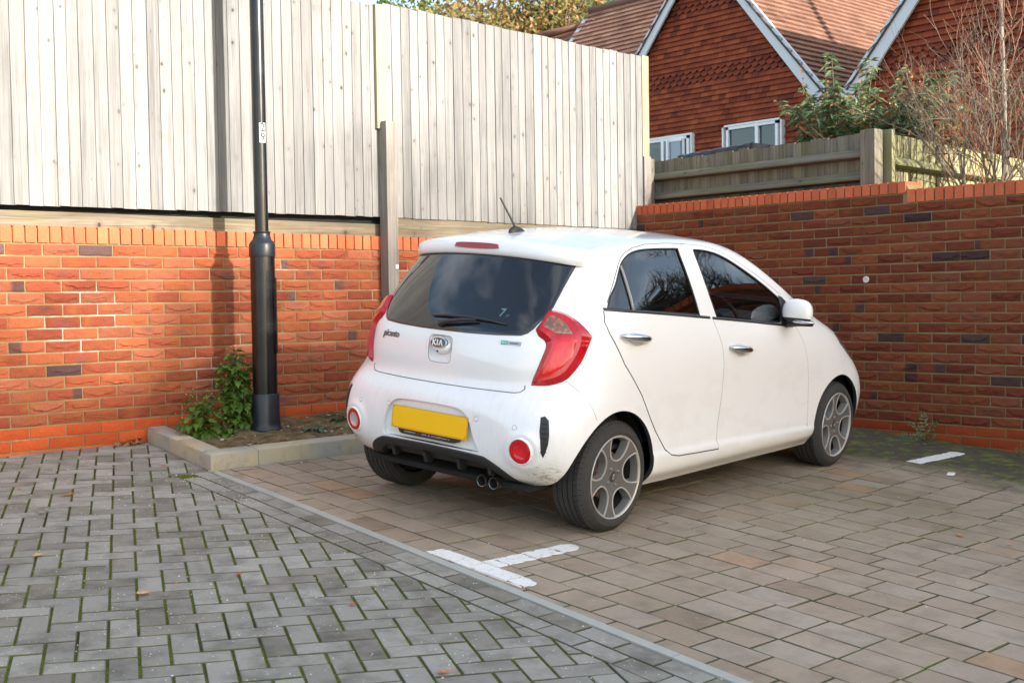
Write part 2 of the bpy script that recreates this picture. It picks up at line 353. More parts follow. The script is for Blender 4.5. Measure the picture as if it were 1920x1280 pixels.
# concrete edging strip
mb=MB(); y=-1.05
while y>-9.4:
    y2=y-.914
    for a,c in((y-.002,y2+.002),):
        x0,x1=xr(a),xr(c); z=lambda x,y:gz(x,y)
        V=[(x0-.052,a,z(x0,a)-.03),(x0-.002,a,z(x0,a)-.03),(x1-.002,c,z(x1,c)-.03),(x1-.052,c,z(x1,c)-.03)]
        V+=[(v[0],v[1],v[2]+.034) for v in V]; 
        mb.add(V,[(0,1,2,3)[::-1],(4,5,6,7)[::-1],(0,4,5,1),(1,5,6,2),(2,6,7,3),(3,7,4,0)])
    y=y2
tag(mb.obj('edging_strip',simple('edging_concrete',(.36,.36,.32),.9,var=.2,vs=9,bump=.3)),kind='structure')
# painted markings: thin worn thermoplastic
def m_paint():
    t=NT('white_line_paint'); n=t.noise(38,detail=6,rough=.7); n2=t.noise(6,detail=3)
    c=t.mix(t.math('MULTIPLY',t.ramp(n,.52,.66),.6),(.74,.73,.70),(.38,.34,.30)); c=t.mix(t.ramp(n2,.5,.8),c,t.mix(1,c,(.85,.84,.78),'MULTIPLY'))
    t.set(col=c,rough=.8); t.bump(n,.4,.003); return t.m
MPAINT=m_paint()
def marking(name,parts,label):
    V=[];F=[]
    def piece(Q):
        if len(Q)<3 or area(Q)<.0002: return
        R2=[]
        for i in range(len(Q)):
            a,c=Q[i],Q[(i+1)%len(Q)]; L=math.dist(a,c); n=max(1,int(L/.012))
            for j in range(n): t=j/n; R2.append((a[0]+(c[0]-a[0])*t,a[1]+(c[1]-a[1])*t))
        cx=sum(q[0] for q in R2)/len(R2);cy=sum(q[1] for q in R2)/len(R2); out=[]; ch=rnd.random()<.35
        for k,(x,y) in enumerate(R2):
            e=rnd.uniform(0,.004)+(.010*max(0,math.sin(k*.9)) if ch else 0); d=math.hypot(x-cx,y-cy)+1e-6; out.append((x-(x-cx)/d*e,y-(y-cy)/d*e))
        b0=len(V); n=len(out); V.extend([(x,y,gz(x,y)-.002) for x,y in out]+[(x,y,gz(x,y)+.0032) for x,y in out])
        F.extend([(b0+k,b0+(k+1)%n,b0+n+(k+1)%n,b0+n+k) for k in range(n)]+[tuple(b0+n+k for k in range(n))])
    for P in parts:
        for Bk in BAYB:
            B2=inset(Bk,.0012+rnd.uniform(0,.0012)) if len(Bk)==4 else Bk
            Q=P; n=len(B2)
            s_=1 if sum(B2[i][0]*B2[(i+1)%n][1]-B2[(i+1)%n][0]*B2[i][1] for i in range(n))>0 else -1
            for i in range(n):
                (x0,y0),(x1,y1)=B2[i],B2[(i+1)%n]; a,bb=(y1-y0)*s_,-(x1-x0)*s_; Q=clip(Q,a,bb,a*x0+bb*y0)
                if len(Q)<3: break
            piece(Q)
    o=mesh(name,V,F,MPAINT); return tag(o,kind='structure')
def rr(x0,x1,y0,y1,r=.04,ends='b'):
    P=[(x0,y0)]
    P+=[(x1,y0)] if 'r' not in ends else [(x1-r,y0),(x1-r*.3,y0+r*.3),(x1,y0+r)]
    P+=[(x1,y1)] if 'r' not in ends else [(x1,y1-r),(x1-r*.3,y1-r*.3),(x1-r,y1)]
    return P+[(x0,y1)]
marking('bay_marking',[[(-4.984,-3.80),(-4.93,-3.815),(-4.89,-3.80),(-4.872,-3.76),(-4.868,-3.155),(-4.968,-3.145)],rr(-4.866,-4.335,-3.528,-3.418,.03,'r')],'')
marking('bay_marking',[rr(-.99,-.36,-3.375,-3.27,.03,'r')],'')
# ================================================================ brick walls
def brick_geo(specs,U,Nn,P0,tone=1.0,more=0):
    # specs: (u0,u1,z0,z1,kind)  -> arrays
    U=np.array(U,float);Nn=np.array(Nn,float);P0=np.array(P0,float)
    VV=[];FF=[];CC=[];off=0
    for (u0,u1,z0,z1,kind) in specs:
        big=(u1-u0)>.15
        if kind=='face': nx,nz=20,9
        else: nx,nz=4,3
        s=np.linspace(0,1,nx+1);t=np.linspace(0,1,nz+1); Sg,Tg=np.meshgrid(s,t)
        w,h=u1-u0,z1-z0
        cu=(Sg-.5)*w; cz=(Tg-.5)*h
        jx,jz=RG.normal(0,.0009,2)
        uu=u0+w*Sg+jx; zz=z0+h*Tg+jz
        edge=np.minimum(np.minimum(Sg,1-Sg)*w,np.minimum(Tg,1-Tg)*h)
        d=-.004*np.clip(1-edge/.006,0,1)**1.5
        if kind=='face':
            typ=RG.random(); ph=RG.random(3)*6.28
            d+= .0018*np.sin(uu*47+ph[0])*np.sin(zz*90+ph[1])+RG.normal(0,.0007,d.shape)
            if typ<.62:
                c0=RG.uniform(-.36,-.12)*h; amp=RG.uniform(.012,.030); sh=RG.uniform(-.25,.25); 
                sgn=1 if RG.random()<.93 else -1
                zc=sgn*(c0+amp*(((Sg-.5)*2+sh)**2)-.25*amp)
                zc+=.0020*np.sin(Sg*19+ph[2])+.0012*np.sin(Sg*41+ph[0])
                dd=(cz-zc)*sgn
                bul=RG.uniform(.003,.0075)*np.exp(-np.clip(dd,0,1)/.018)*(dd>0)-RG.uniform(.003,.007)*(dd<=0)*np.exp(-np.clip(-dd,0,1)/.02)
                d+=bul*np.clip(1.3-((Sg-.5)*2)**4*1.1,0,1)*np.clip(edge/.006,0,1)
                if typ<.22:
                    zc2=zc+RG.uniform(.008,.018); dd=cz-zc2; d+=(.0045*np.exp(-np.clip(dd,0,1)/.012)*(dd>0)-.0042*(dd<=0)*np.exp(-np.clip(-dd,0,1)/.008))*np.clip(edge/.006,0,1)
            pr=RG.random()
            A=np.array([(.285,.080,.037),(.315,.094,.042),(.245,.063,.033),(.30,.100,.055)][RG.integers(4)])*RG.uniform(.82,1.12)
            Bc=np.array([.088,.058,.062])*RG.uniform(.7,1.3)
            blend=np.zeros_like(Sg)
            if pr<.020+.03*more: blend=np.full_like(Sg,.92)
            elif pr<.075+.05*more:
                e=RG.uniform(.2,.5); blend=np.clip((e-(Sg if RG.random()<.5 else 1-Sg))/.1+.5,0,1)*.85
            elif pr<.17: blend=np.clip(.8-np.hypot((Sg-.5)/.42,(Tg-RG.uniform(.2,.8))/.6),0,1)*.7
            elif pr<.40: Bc=np.array([.30,.095,.030]); blend=np.clip(.9-abs(Sg-RG.random())/.28,0,1)*.8
            col=A[None,None]*(1-blend[...,None])+Bc[None,None]*blend[...,None]
        else:
            d+=RG.normal(0,.0003,d.shape)
            A=np.array([(.46,.090,.026),(.50,.105,.032),(.42,.078,.024)][RG.integers(3)])*RG.uniform(.9,1.06)
            col=np.broadcast_to(A,(*Sg.shape,3)).copy()
        P=P0+uu[...,None]*U+zz[...,None]*np.array([0,0,1.])+d[...,None]*Nn
        n=(nx+1)*(nz+1); P=P.reshape(-1,3)
        idx=np.arange(n).reshape(nz+1,nx+1)
        q=np.stack([idx[:-1,:-1],idx[:-1,1:],idx[1:,1:],idx[1:,:-1]],-1).reshape(-1,4)
        loop=np.concatenate([idx[0,:-1],idx[:-1,-1],idx[-1,:0:-1],idx[:0:-1,0]])
        Bk=P[loop]-.016*Nn; m=len(loop); kk=np.arange(m)
        sk=np.stack([loop,n+kk,n+(kk+1)%m,loop[(kk+1)%m]],-1)
        VV.append(np.concatenate([P,Bk])); cc=col.reshape(-1,3); CC.append(np.concatenate([cc,cc[loop]]))
        FF.append(np.concatenate([q,sk])+off); off+=n+m
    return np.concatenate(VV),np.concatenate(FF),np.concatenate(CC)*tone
def wall(label,P0,U,Nn,length,zct,ztop,plinth,zbot,eff):
    root=empty('brick_wall',P0,label=label,cat='wall'); o0=np.array(P0)*0.0
    P0=(0,0,0)
    face=[];pl=[];cop=[]
    row=0;z=None
    nrow=40
    for i in range(nrow):
        z1=zct(0)-i*.075; 
    # courses are indexed down from the highest coping bottom
    ztopc=max(zct(0),zct(length))
    i=0
    while True:
        z1=ztopc-i*.075-.010; z0=z1-.065
        if z1<zbot-.08: break
        u=-(.1125 if i%2 else 0)-rnd.uniform(0,.006)
        while u<length:
            u0,u1=max(u,0),min(u+.215,length); u+=.225
            if u1-u0<.03: continue
            uc=(u0+u1)/2
            if z1>zct(uc): continue
            (pl if z1<plinth(uc)+.01 else face).append((u0,u1,z0,z1,'pl' if z1<plinth(uc)+.01 else 'face'))
        i+=1
    u=0.0
    while u<length-.01:
        u1=min(u+.066,length); zc=zct((u+u1)/2); zt=ztop((u+u1)/2); cop.append((u,u1,zc+.001,zt,'pl')); u+=.0757
    def put(nm,sp,off):
        V,F,Cc=brick_geo(sp,U,Nn,np.array(P0)+np.array(Nn)*off,1.0 if eff else .58,0 if eff else 1)  # same bricks toned down on the shaded wall: part of its shade is colour
        mesh(nm,V,F,MBRICK,root,smooth=True,va={'col':Cc},sharp=50)
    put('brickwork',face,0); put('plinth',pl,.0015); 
    # coping: brick-on-edge with real depth
    Un=np.array(U,float);Nf=np.array(Nn,float); V=[];F=[];CC=[];off=0
    for (u0,u1,z0,z1,_) in cop:
        A=np.array([(.58,.15,.072),(.64,.175,.085),(.54,.135,.063)][RG.integers(3)])*(1 if eff else .86)*RG.uniform(.9,1.08)  # coping of the shaded wall is toned down as well
        g=.003; pts=[]
        d0,d1=.005+RG.normal(0,.0008),-.215
        for (d,ins) in ((d0-g,0),(d0,g),(d1+g,g),(d1,0)):
            pts.append([(u0+ins*.6,z0),(u1-ins*.6,z0),(u1-ins*.6,z1-(g if ins==0 else 0)),(u0+ins*.6,z1-(g if ins==0 else 0))])
        ring=[]
        for (d,_),pp in zip(((d0-g,0),(d0,g),(d1+g,g),(d1,0)),pts):
            for (uu,zz) in pp: V.append(Un*uu+Nf*d+np.array([0,0,zz])); CC.append(A)
        # front
        F+= [(off+4,off+5,off+6,off+7)]
        for k in range(3):
            for e in range(4): a=off+4*k+e;b_=off+4*k+(e+1)%4; F.append((a,b_,b_+4,a+4))
        F.append((off+15,off+14,off+13,off+12)); off+=16
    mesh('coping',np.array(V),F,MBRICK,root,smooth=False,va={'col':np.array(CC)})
    # mortar body, split where the coping steps
    mb=MB(); V=[];F=[];ef=[]
    nu=max(2,int(length/.03)); zs=np.arange(zbot,ztopc+.12,.0375)
    us=np.linspace(0,length,nu+1); off=0
    pts=[];
    G=np.zeros((len(zs),nu+1),int); V=[]
    for a,z in enumerate(zs):
        for c,u in enumerate(us):
            zt=ztop(u)-.006; G[a,c]=len(V); V.append(Un*u-Nf*.0088+np.array([0,0,min(z,zt)])); ef.append(0)
    for a in range(len(zs)-1):
        for c in range(nu): F.append((G[a,c],G[a,c+1],G[a+1,c+1],G[a+1,c]))
    n0=len(V)
    # back and top
    for c,u in enumerate(us):
        zt=ztop(u)-.006; V.append(Un*u-Nf*.205+np.array([0,0,zt])); V.append(Un*u-Nf*.205+np.array([0,0,zbot])); ef+=[0,0]
    for c in range(nu):
        F.append((G[-1,c],G[-1,c+1],n0+2*c+2,n0+2*c)); F.append((n0+2*c,n0+2*c+2,n0+2*c+3,n0+2*c+1))
    for c in (0,nu):
        F.append((G[0,c],G[-1,c],n0+2*c,n0+2*c+1))
    V=np.array(V); 
    # efflorescence blotches along joints
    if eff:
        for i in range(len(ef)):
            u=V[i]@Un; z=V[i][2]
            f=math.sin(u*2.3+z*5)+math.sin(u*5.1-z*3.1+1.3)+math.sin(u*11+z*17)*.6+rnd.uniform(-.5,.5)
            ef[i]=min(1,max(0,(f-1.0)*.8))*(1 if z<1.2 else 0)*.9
    mesh('mortar',V,F,MMORT,root,va={'eff':ef})
    return root
PLX=0
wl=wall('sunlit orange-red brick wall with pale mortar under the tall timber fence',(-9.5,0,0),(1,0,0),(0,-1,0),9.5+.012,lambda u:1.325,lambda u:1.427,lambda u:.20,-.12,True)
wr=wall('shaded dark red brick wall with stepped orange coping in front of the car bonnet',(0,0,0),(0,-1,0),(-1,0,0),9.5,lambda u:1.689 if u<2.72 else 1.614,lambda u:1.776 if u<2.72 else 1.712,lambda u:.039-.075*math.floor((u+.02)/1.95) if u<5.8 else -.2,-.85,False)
for o in wl.children:
    pass
# round tag and drain hole
tg=empty('wall_tag',(-.012,-2.38,1.044),label='small round white disc fixed high on the shaded brick wall',cat='tag')
mb=MB(); mb.lathe([(0,-.004),(.0235,-.004),(.026,-.001),(.026,.006)],24,axis='X'); 
mb.obj('disc',simple('white_plastic_tag',(.62,.60,.58),.5,var=.05),tg,smooth=True,sharp=40)
txt('lettering','HYT',.016,simple('grey_ink',(.25,.25,.25),.7,var=0),frame((-.0046,0,.001),(0,-1,0),(0,0,1)),tg,.0003)
dr=empty('drain_pipe',(-4.376,-.006,.205),label='small round black weep pipe opening low in the sunlit wall behind the weeds',cat='pipe')
mb=MB(); mb.lathe([(.013,0.01),(.019,-.004),(.021,-.008),(.023,-.004),(.023,.01)],20,axis='Y'); mb.obj('rim',simple('grey_pipe',(.35,.35,.33),.5),dr,smooth=True)
mb=MB(); mb.lathe([(.0005,-.0005),(.0135,-.001)],20,axis='Y'); mb.obj('hole',simple('dark_hole',(.01,.01,.01),.9,var=0),dr)
# ================================================================ planter kerb, soil
kerb=empty('planter_kerb',(-4.9,-1.0,gz(-4.9,-1)),label='low L-shaped concrete kerb edging the soil bed round the lamp post',cat='kerb')
KO=Vector((-4.9,-1.0,gz(-4.9,-1)))
def kerb_stone(P,h=.098,z0=-.04,mat_=MCONC):
    # P: 4 plan points; rounded top edges
    P=[tuple(p) for p in P]; I=inset(P,.012); J=inset(P,.004); n=4
    V=[(x,y,gz(x,y)+z0) for x,y in P]+[(x,y,gz(x,y)+h-.014) for x,y in P]+[(x,y,gz(x,y)+h-.004) for x,y in J]+[(x,y,gz(x,y)+h) for x,y in I]
    V=[Vector(v)-KO for v in V]
    F=[(r*n+k,r*n+(k+1)%n,(r+1)*n+(k+1)%n,(r+1)*n+k) for r in range(3) for k in range(n)]+[(12,13,14,15)]
    mesh('kerb_stone',V,F,mat_,kerb,smooth=True,sharp=55)
a0,a1,a2=(-4.815,-.012),(-4.863,-.525),(-4.91,-1.04)
kerb_stone([a1,(a1[0]+.125,a1[1]),(a0[0]+.125,a0[1]),a0])
kerb_stone([(-4.912,-1.045),(-4.60,-1.05),(-4.60,-.925),(-4.79,-.925),(-4.742,-.53),(-4.866,-.531)][:1]+[(-4.60,-1.05),(-4.60,-.925),(-4.902,-.925)])
kerb_stone([(-4.901,-.921),(-4.777,-.921),(-4.741,-.530),(-4.866,-.530)])
x=-4.596
while x<-2.6:
    x2=min(x+.912,-2.6); kerb_stone([(x,-1.05),(x2,-1.05),(x2,-.925),(x,-.925)]); x=x2+.006
kerb_stone([(-2.725,-.921),(-2.6,-.921),(-2.6,-.012),(-2.725,-.012)])
nx,ny=60,26; V=[];F=[]
for j in range(ny+1):
    for i in range(nx+1):
        x=-4.86+2.2*i/nx; y=-.012-.93*j/ny; e=min(i,nx-i,j+3,ny-j)/4
        h=.062+.016*min(1,e)+.012*math.sin(x*9+y*7)+.008*math.sin(x*23-y*17)+rnd.uniform(-.004,.004)
        x=max(x,-4.80+.0941*(y)+.06)
        V.append((x,y,gz(x,y)+h))
for j in range(ny):
    for i in range(nx): a=j*(nx+1)+i; F.append((a,a+1,a+nx+2,a+nx+1))
mesh('soil_bed',V,F,MSOIL,smooth=True,kind='structure')
# small stones and bits of bark on the soil: uncountable
mb=MB()
for i in range(200):
    x=rnd.uniform(-4.72,-2.8); y=rnd.uniform(-.9,-.05); s=rnd.uniform(.004,.014) if i%9 else rnd.uniform(.012,.022)
    mb.box((x,y,gz(x,y)+.082),(s*1.6,s,s*.6),Matrix.Rotation(rnd.random()*6,3,'Z')@Matrix.Rotation(rnd.random(),3,'X'),mi=rnd.choice((0,0,1,2)),bev=s*.15)
tag(mb.obj('soil_litter',[simple('stone_chip',(.22,.17,.11),.9),simple('bark_chip',(.12,.06,.03),.9),simple('pale_chip',(.36,.30,.21),.9)]),kind='stuff')
# ================================================================ lamp post
LX,LY=-4.165,-.41; LZ=gz(LX,LY)+.075
lp=empty('lamp_post',(LX,LY,LZ),label='black painted steel lamp post standing in the soil bed, number 29 on its shaft',cat='lamp post')
MBLK=NT('black_gloss_paint'); n_=MBLK.noise(5,detail=5); MBLK.set(col=MBLK.mix(MBLK.ramp(n_,.5,.75),(.006,.0065,.008),(.018,.019,.020)),rough=MBLK.ramp(n_,.3,.8,(.20,)*3,(.32,)*3),spec=.5); MBLK.bump(MBLK.noise(30,detail=4),.06,.002); MBLK=MBLK.m
MBLU=simple('blue_black_collar_paint',(.012,.016,.022),.38,var=.2,bump=.1)
zz=lambda z:z-LZ
mb=MB(); mb.lathe([(.081,zz(.0)),(.081,zz(1.262))],40); mb.obj('lower_shaft',MBLK,lp,smooth=True,sharp=40)
mb=MB(); mb.lathe([(.080,zz(.333)),(.089,zz(.330)),(.0915,zz(.322)),(.093,zz(.16)),(.0945,zz(.150)),(.0945,zz(.140)),(.096,zz(.131)),(.098,zz(.112)),(.107,zz(.101)),(.108,zz(.092)),(.098,zz(.088))],40); mb.obj('base_collar',MBLU,lp,smooth=True,sharp=35)
mb=MB(); mb.lathe([(.081,zz(1.238)),(.0855,zz(1.240)),(.0865,zz(1.25)),(.0865,zz(1.318)),(.080,zz(1.334)),(.064,zz(1.352)),(.055,zz(1.378)),(.054,zz(1.392)),(.058,zz(1.398)),(.058,zz(1.406)),(.046,zz(1.408))],40); mb.obj('neck_collar',MBLU,lp,smooth=True,sharp=35)
mb=MB(); mb.lathe([(.0445,zz(1.39)),(.0425,zz(3.2)),(.041,zz(4.9)),(.038,zz(5.0))],32); mb.obj('upper_shaft',MBLK,lp,smooth=True,sharp=40)
mb=MB(); mb.tube([(0,0,zz(4.98)),(0,-.02,zz(5.12)),(0,-.12,zz(5.2)),(0,-.3,zz(5.22))],.025,12); mb.obj('bracket',MBLK,lp,smooth=True)
mb=MB(); mb.box((0,-.5,zz(5.22)),(.2,.5,.10),bev=.04); mb.obj('lantern',MBLK,lp,smooth=True,sharp=50)
# service door on the right-hand side of the lower shaft
mb=MB(); 
for k in range(7):
    pass
V=[];F=[]; da=math.radians(-47)
nz_=16; 
for j in range(nz_+1):
    z=zz(.60)+(1.10-.60)*j/nz_; e=1 if 0<j<nz_ else .8
    for i in range(9):
        t=da+math.radians(-22+44*i/8)*e; V.append((.0890*math.cos(t),.0890*math.sin(t),z))
n=len(V)
for v in V[:]: V.append((v[0]*.93,v[1]*.93,v[2]))
F=[(j*9+i,j*9+i+1,(j+1)*9+i+1,(j+1)*9+i) for j in range(nz_) for i in range(8)]
ring=[i for i in range(9)]+[j*9+8 for j in range(1,nz_+1)]+[nz_*9+i for i in range(7,-1,-1)]+[j*9 for j in range(nz_-1,0,-1)]
F+=[(ring[k],ring[(k+1)%len(ring)],ring[(k+1)%len(ring)]+n,ring[k]+n) for k in range(len(ring))]
mesh('service_door',V,F,MBLK,lp,smooth=True,sharp=40)
# number sticker wrapped on the shaft
vd=(Vector((CAM.x-LX,CAM.y-LY,0))).normalized(); ta=math.atan2(vd.y,vd.x)+math.radians(27)
zs0,zs1=zz(1.990),zz(2.118); V=[];
for z in (zs0,zs1):
    for i in range(9):
        t=ta+math.radians(-32+64*i/8)*.9; V.append((.0446*math.cos(t),.0446*math.sin(t),z))
st=mesh('number_sticker',V,[(i,i+1,i+10,i+9) for i in range(8)],simple('white_vinyl',(.78,.79,.80),.5,var=0),lp,smooth=True)
nrm=Vector((math.cos(ta),math.sin(ta),0))
for ch,z in (('2',2.086),('9',2.024)):
    txt('numeral',ch,.078,simple('black_ink',(.02,.02,.02),.6,var=0),frame(nrm*.0462+Vector((0,0,zz(z))),Vector((-nrm.y,nrm.x,0)),(0,0,1)),st,.0004,.0016,sx=.85)
# ================================================================ timber fences
def boards(name,parent,org,U,Nn,length,z0,z1,pitch=.087,m=MBOARD,jit=.006,tz=None,thick=(.016,.008)):
    """feather-edge boards: one mesh, each board with its own grain"""
    U=Vector(U);Nn=Vector(Nn);V=[];F=[];R=[];uu=[];vv=[]; u=0
    while u<length-.01:
        pj=pitch*rnd.uniform(.86,1.14)
        w=min(pj+.013,length-u); a=z0(u)+rnd.uniform(-jit,jit)*.5; c=z1(u)+rnd.uniform(-jit,jit); r=rnd.random(); b0=len(V)
        bow=rnd.uniform(-.002,.002); off=rnd.random()*3
        ns=5
        for k in range(ns):
            z=a+(c-a)*k/(ns-1); s=bow*math.sin(k/(ns-1)*3.14)
            for (du,dn) in ((0,0),(0,thick[0]),(w,thick[1]),(w,0)):
                V.append(U*(u+du)+Nn*(dn+s)+Vector((0,0,z))); uu.append(du+off); vv.append(z)
        for k in range(ns-1):
            for e in range(4): p=b0+4*k+e;q=b0+4*k+(e+1)%4; F.append((p,q,q+4,p+4)); R.append(r)
        F.append((b0,b0+1,b0+2,b0+3)[::-1]);F.append(tuple(b0+4*(ns-1)+e for e in range(4))); R+=[r,r]
        u+=pj
    return mesh(name,V,F,m,parent,fa={'rnd':R},va={'u':uu,'v':vv},loc=org)
def timber(name,parent,c,d,m,rot=None,bev=.004,r=None):
    """one squared timber; local long axis gets the grain"""
    mb=MB(); mb.box((0,0,0),d,None,bev=bev); ax=max(range(3),key=lambda i:d[i]); o2=[i for i in range(3) if i!=ax]
    uu=[v[o2[0]]+v[o2[1]]*.7+5 for v in mb.V]; vv=[v[ax] for v in mb.V]
    V=[((rot@Vector(v)) if rot is not None else Vector(v))+Vector(c) for v in mb.V]
    rr_=rnd.random() if r is None else r
    return mesh(name,V,mb.F,m,parent,fa={'rnd':[rr_]*len(mb.F)},va={'u':uu,'v':vv},smooth=False)
FX=-9.5
tf=empty('timber_fence',(FX,0,0),label='tall weathered grey close-board fence standing on the sunlit brick wall',cat='fence')
boards('board_panel',tf,(0,0,0),(1,0,0),(0,-1,0),6.60,lambda u:1.550+.0085*max(0,(u-3.8))*1.0,lambda u:3.16+.0*u,.087)
boards('board_panel',tf,(6.645,0,0),(1,0,0),(0,-1,0),-FX-6.645+.085,lambda u:1.572-.0035*u,lambda u:3.185-.012*u,.087)
# gravel boards set back under the panels
timber('gravel_board',tf,(3.33,.040,1.474),(6.63,.03,.092),MGRAVEL,bev=.003)
timber('gravel_board',tf,(8.085,.016,1.502),(2.86,.03,.147),MGRAVEL,bev=.003)
# rails on the far side, then a black strip added as the gap's shade
for z in (1.75,2.4,3.0):
    timber('rail',tf,(4.75,.045,z),(9.5,.04,.09),MOLDF,bev=.01)
timber('rail',tf,(3.3,.075,1.53),(6.9,.02,.16),simple('black_gap_shade',(.008,.008,.008),.9,var=0),bev=.002)
timber('fence_post',tf,(6.61,-.012,2.70),(.094,.06,.93),MNEWPOST)
timber('fence_post',tf,(6.64,-.058,1.165),(.098,.10,2.25),MPOST)
timber('fence_post',tf,(9.635,.03,2.70),(.092,.09,.93),MNEWPOST)
timber('fence_post',tf,(9.655,.035,1.99),(.095,.10,.50),MPOST)
for xx in (2.5,4.6): timber('fence_post',tf,(xx,.09,2.4),(.09,.09,1.5),MOLDF)
pt=mesh('bracket_plate',*((lambda m:(m.V,m.F))((lambda m:(m.box((6.668,-.1105,1.194),(.026,.003,.031),bev=.001),m)[1])(MB()))),simple('galvanised_plate',(.66,.68,.70),.45,metal=0,var=.05),tf)
mb=MB(); mb.lathe([(.0,-.1145),(.004,-.1145),(.005,-.112)],12,origin=(6.668,0,1.194),axis='Y'); mb.obj('screw',simple('screw',(.35,.25,.2),.5),pt)
# lower fence behind the shaded wall (we see its rails)
rf=empty('low_rail_fence',(.3,-2.3,1.55),label='low grey-brown rail fence seen from its rail side above the shaded wall',cat='fence')
def rbx(a,b_): return ((a[0]+b_[0])/2-.3,(a[1]+b_[1])/2+2.3,(a[2]+b_[2])/2-1.55)
boards('board_panel',rf,(.06,-2.3+2.3,-1.55),(0,1,0),(1,0,0),2.45,lambda u:1.6,lambda u:2.226+rnd.uniform(-.004,.004)-.004*u,.082,m=MOLDF,jit=.01,thick=(.018,.010))
for z in (2.062,1.880):
    mb=MB(); V=[];
    for y in (-2.17,.1):
        for (dx,dz) in ((.055,-.042),(-.022,-.030),(-.026,-.018),(.022,.036),(.055,.040)): V.append((dx,y+2.3,z-1.55+dz))
    F=[(k,(k+1)%5,5+(k+1)%5,5+k) for k in range(5)]+[(4,3,2,1,0),(5,6,7,8,9)]
    mesh('rail',V,F,MOLDF,rf,fa={'rnd':[.4]*len(F)},va={'u':[v[0]+v[2] for v in V],'v':[v[1] for v in V]})
timber('fence_post',rf,(.0,.055,.32),(.12,.13,.74),MOLDF,r=.7)
timber('fence_post',rf,(-.06,2.37,.32),(.10,.10,.72),MOLDF,r=.3)
sf=empty('mossy_panel_fence',(.36,-2.3,1.55),label='pale mossy timber fence panel running away behind the bare shrub',cat='fence')
boards('board_panel',sf,(.12,.06,-1.55),(1,0,0),(0,-1,0),6.0,lambda u:1.6,lambda u:2.233-.022*u,.10,m=MOLDP,jit=.006,thick=(.016,.009))
V=[]
for x in (.13,6.1):
    for (dy,dz) in ((.045,-.045),(-.030,-.032),(-.034,-.02),(.012,.035),(.045,.040)): V.append((x,dy-.02,2.0-1.55+dz-.01*(x-.1)))
F=[(k,(k+1)%5,5+(k+1)%5,5+k)[::-1] for k in range(5)]+[(4,3,2,1,0),(5,6,7,8,9)]
mesh('rail',V,F,MOLDP,sf,fa={'rnd':[.4]*len(F)},va={'u':[v[1]+v[2] for v in V],'v':[v[0] for v in V]})
timber('fence_post',sf,(.08,.0,.325),(.05,.12,.74),MOLDP)
# black drape just visible over the low fence
dp=empty('black_drape',(.62,-.4,2.2),label='black plastic cover sagging over something behind the low rail fence',cat='cover')
V=[];F=[];nx=26
for i in range(nx+1):
    y=-.42+.84*i/nx; s=.012*math.sin(i*1.3)+.006*math.sin(i*3.1)
    for k,(dx,dz) in enumerate(((0,-.35),(.0+s*.3,.02),(.004+s*.3,.098+s*.3),(.03,.112+s*.3),(.30,.115+s*.2),(.5,.1),(.52,-.35))): V.append((dx,y,dz-.02+.03*(1-i/nx)))
F=[(i*7+k,i*7+k+1,(i+1)*7+k+1,(i+1)*7+k) for i in range(nx) for k in range(6)]+[tuple(range(7)),tuple(nx*7+k for k in range(7))[::-1]]
mesh('sheet',V,F,simple('black_plastic_sheet',(.012,.012,.014),.35,var=.1,bump=.3,bs=14),dp,smooth=True,sharp=60)
# ================================================================ weeds
def leafmat(name,a,b,back=None):
    t=NT(name); r=t.attr('rnd'); c=t.mix(r,a,b); c=t.mix(t.math('MULTIPLY',t.ramp(t.noise(40,detail=3),.4,.7),.4),c,tuple(x*.6 for x in a)); t.set(col=c,rough=.55,spec=.35)
    # light passes through thin leaves
    tr=t.n('BsdfTranslucent'); t.put(tr.inputs[0],c); ms=t.n('MixShader'); ms.inputs[0].default_value=.3
    o=t.t.nodes['Material Output']; t.t.links.new(t.b.outputs[0],ms.inputs[1]); t.t.links.new(tr.outputs[0],ms.inputs[2]); t.t.links.new(ms.outputs[0],o.inputs[0]); return t.m
MWEED=leafmat('weed_leaf',(.075,.15,.02),(.17,.27,.045)); MWEEDD=leafmat('dark_weed_leaf',(.045,.10,.025),(.10,.17,.05)); MFERN=leafmat('blue_green_leaf',(.10,.20,.10),(.17,.30,.15))
MSTEM=simple('weed_stem',(.10,.08,.03),.7); MYEL=simple('yellow_petal',(.75,.50,.03),.6,var=.1)
def lobed(mb,base,d,up,L,w,lobes=4,droop=.5,mi=0,curl=.25):
    """one lobed leaf: a curved midrib with toothed lobes each side"""
    base=Vector(base); d=Vector(d).normalized(); s=d.cross(Vector(up)); 
    if s.length<.01: s=d.cross(Vector((1,0,0)))
    s.normalize(); n=s.cross(d).normalized(); N=lobes*2+1; mid=[];Lf=[];Rt=[]; ph=rnd.uniform(0,6)
    for i in range(N+1):
        t=i/N; p=base+d*(L*t)-Vector((0,0,1))*(droop*L*t*t)+n*(.04*L*math.sin(t*9+ph))
        env=math.sin(math.pi*min(1,t*.93+.07))**.7; ww=w*env*(1.0 if i%2 else .48)*(.35 if t<.18 else 1)
        q=curl*ww*math.sin(i*2.1+ph)
        mid.append(p); Lf.append(p+s*ww+d*(.25*ww)+n*(q+.3*ww)); Rt.append(p-s*ww+d*(.25*ww)+n*(-q+.3*ww))
    V=mid+Lf+Rt; M=N+1; F=[]
    for i in range(N): F+=[(i,i+1,M+i+1,M+i),(i+1,i,2*M+i,2*M+i+1)]
    mb.add(V,F,mi)
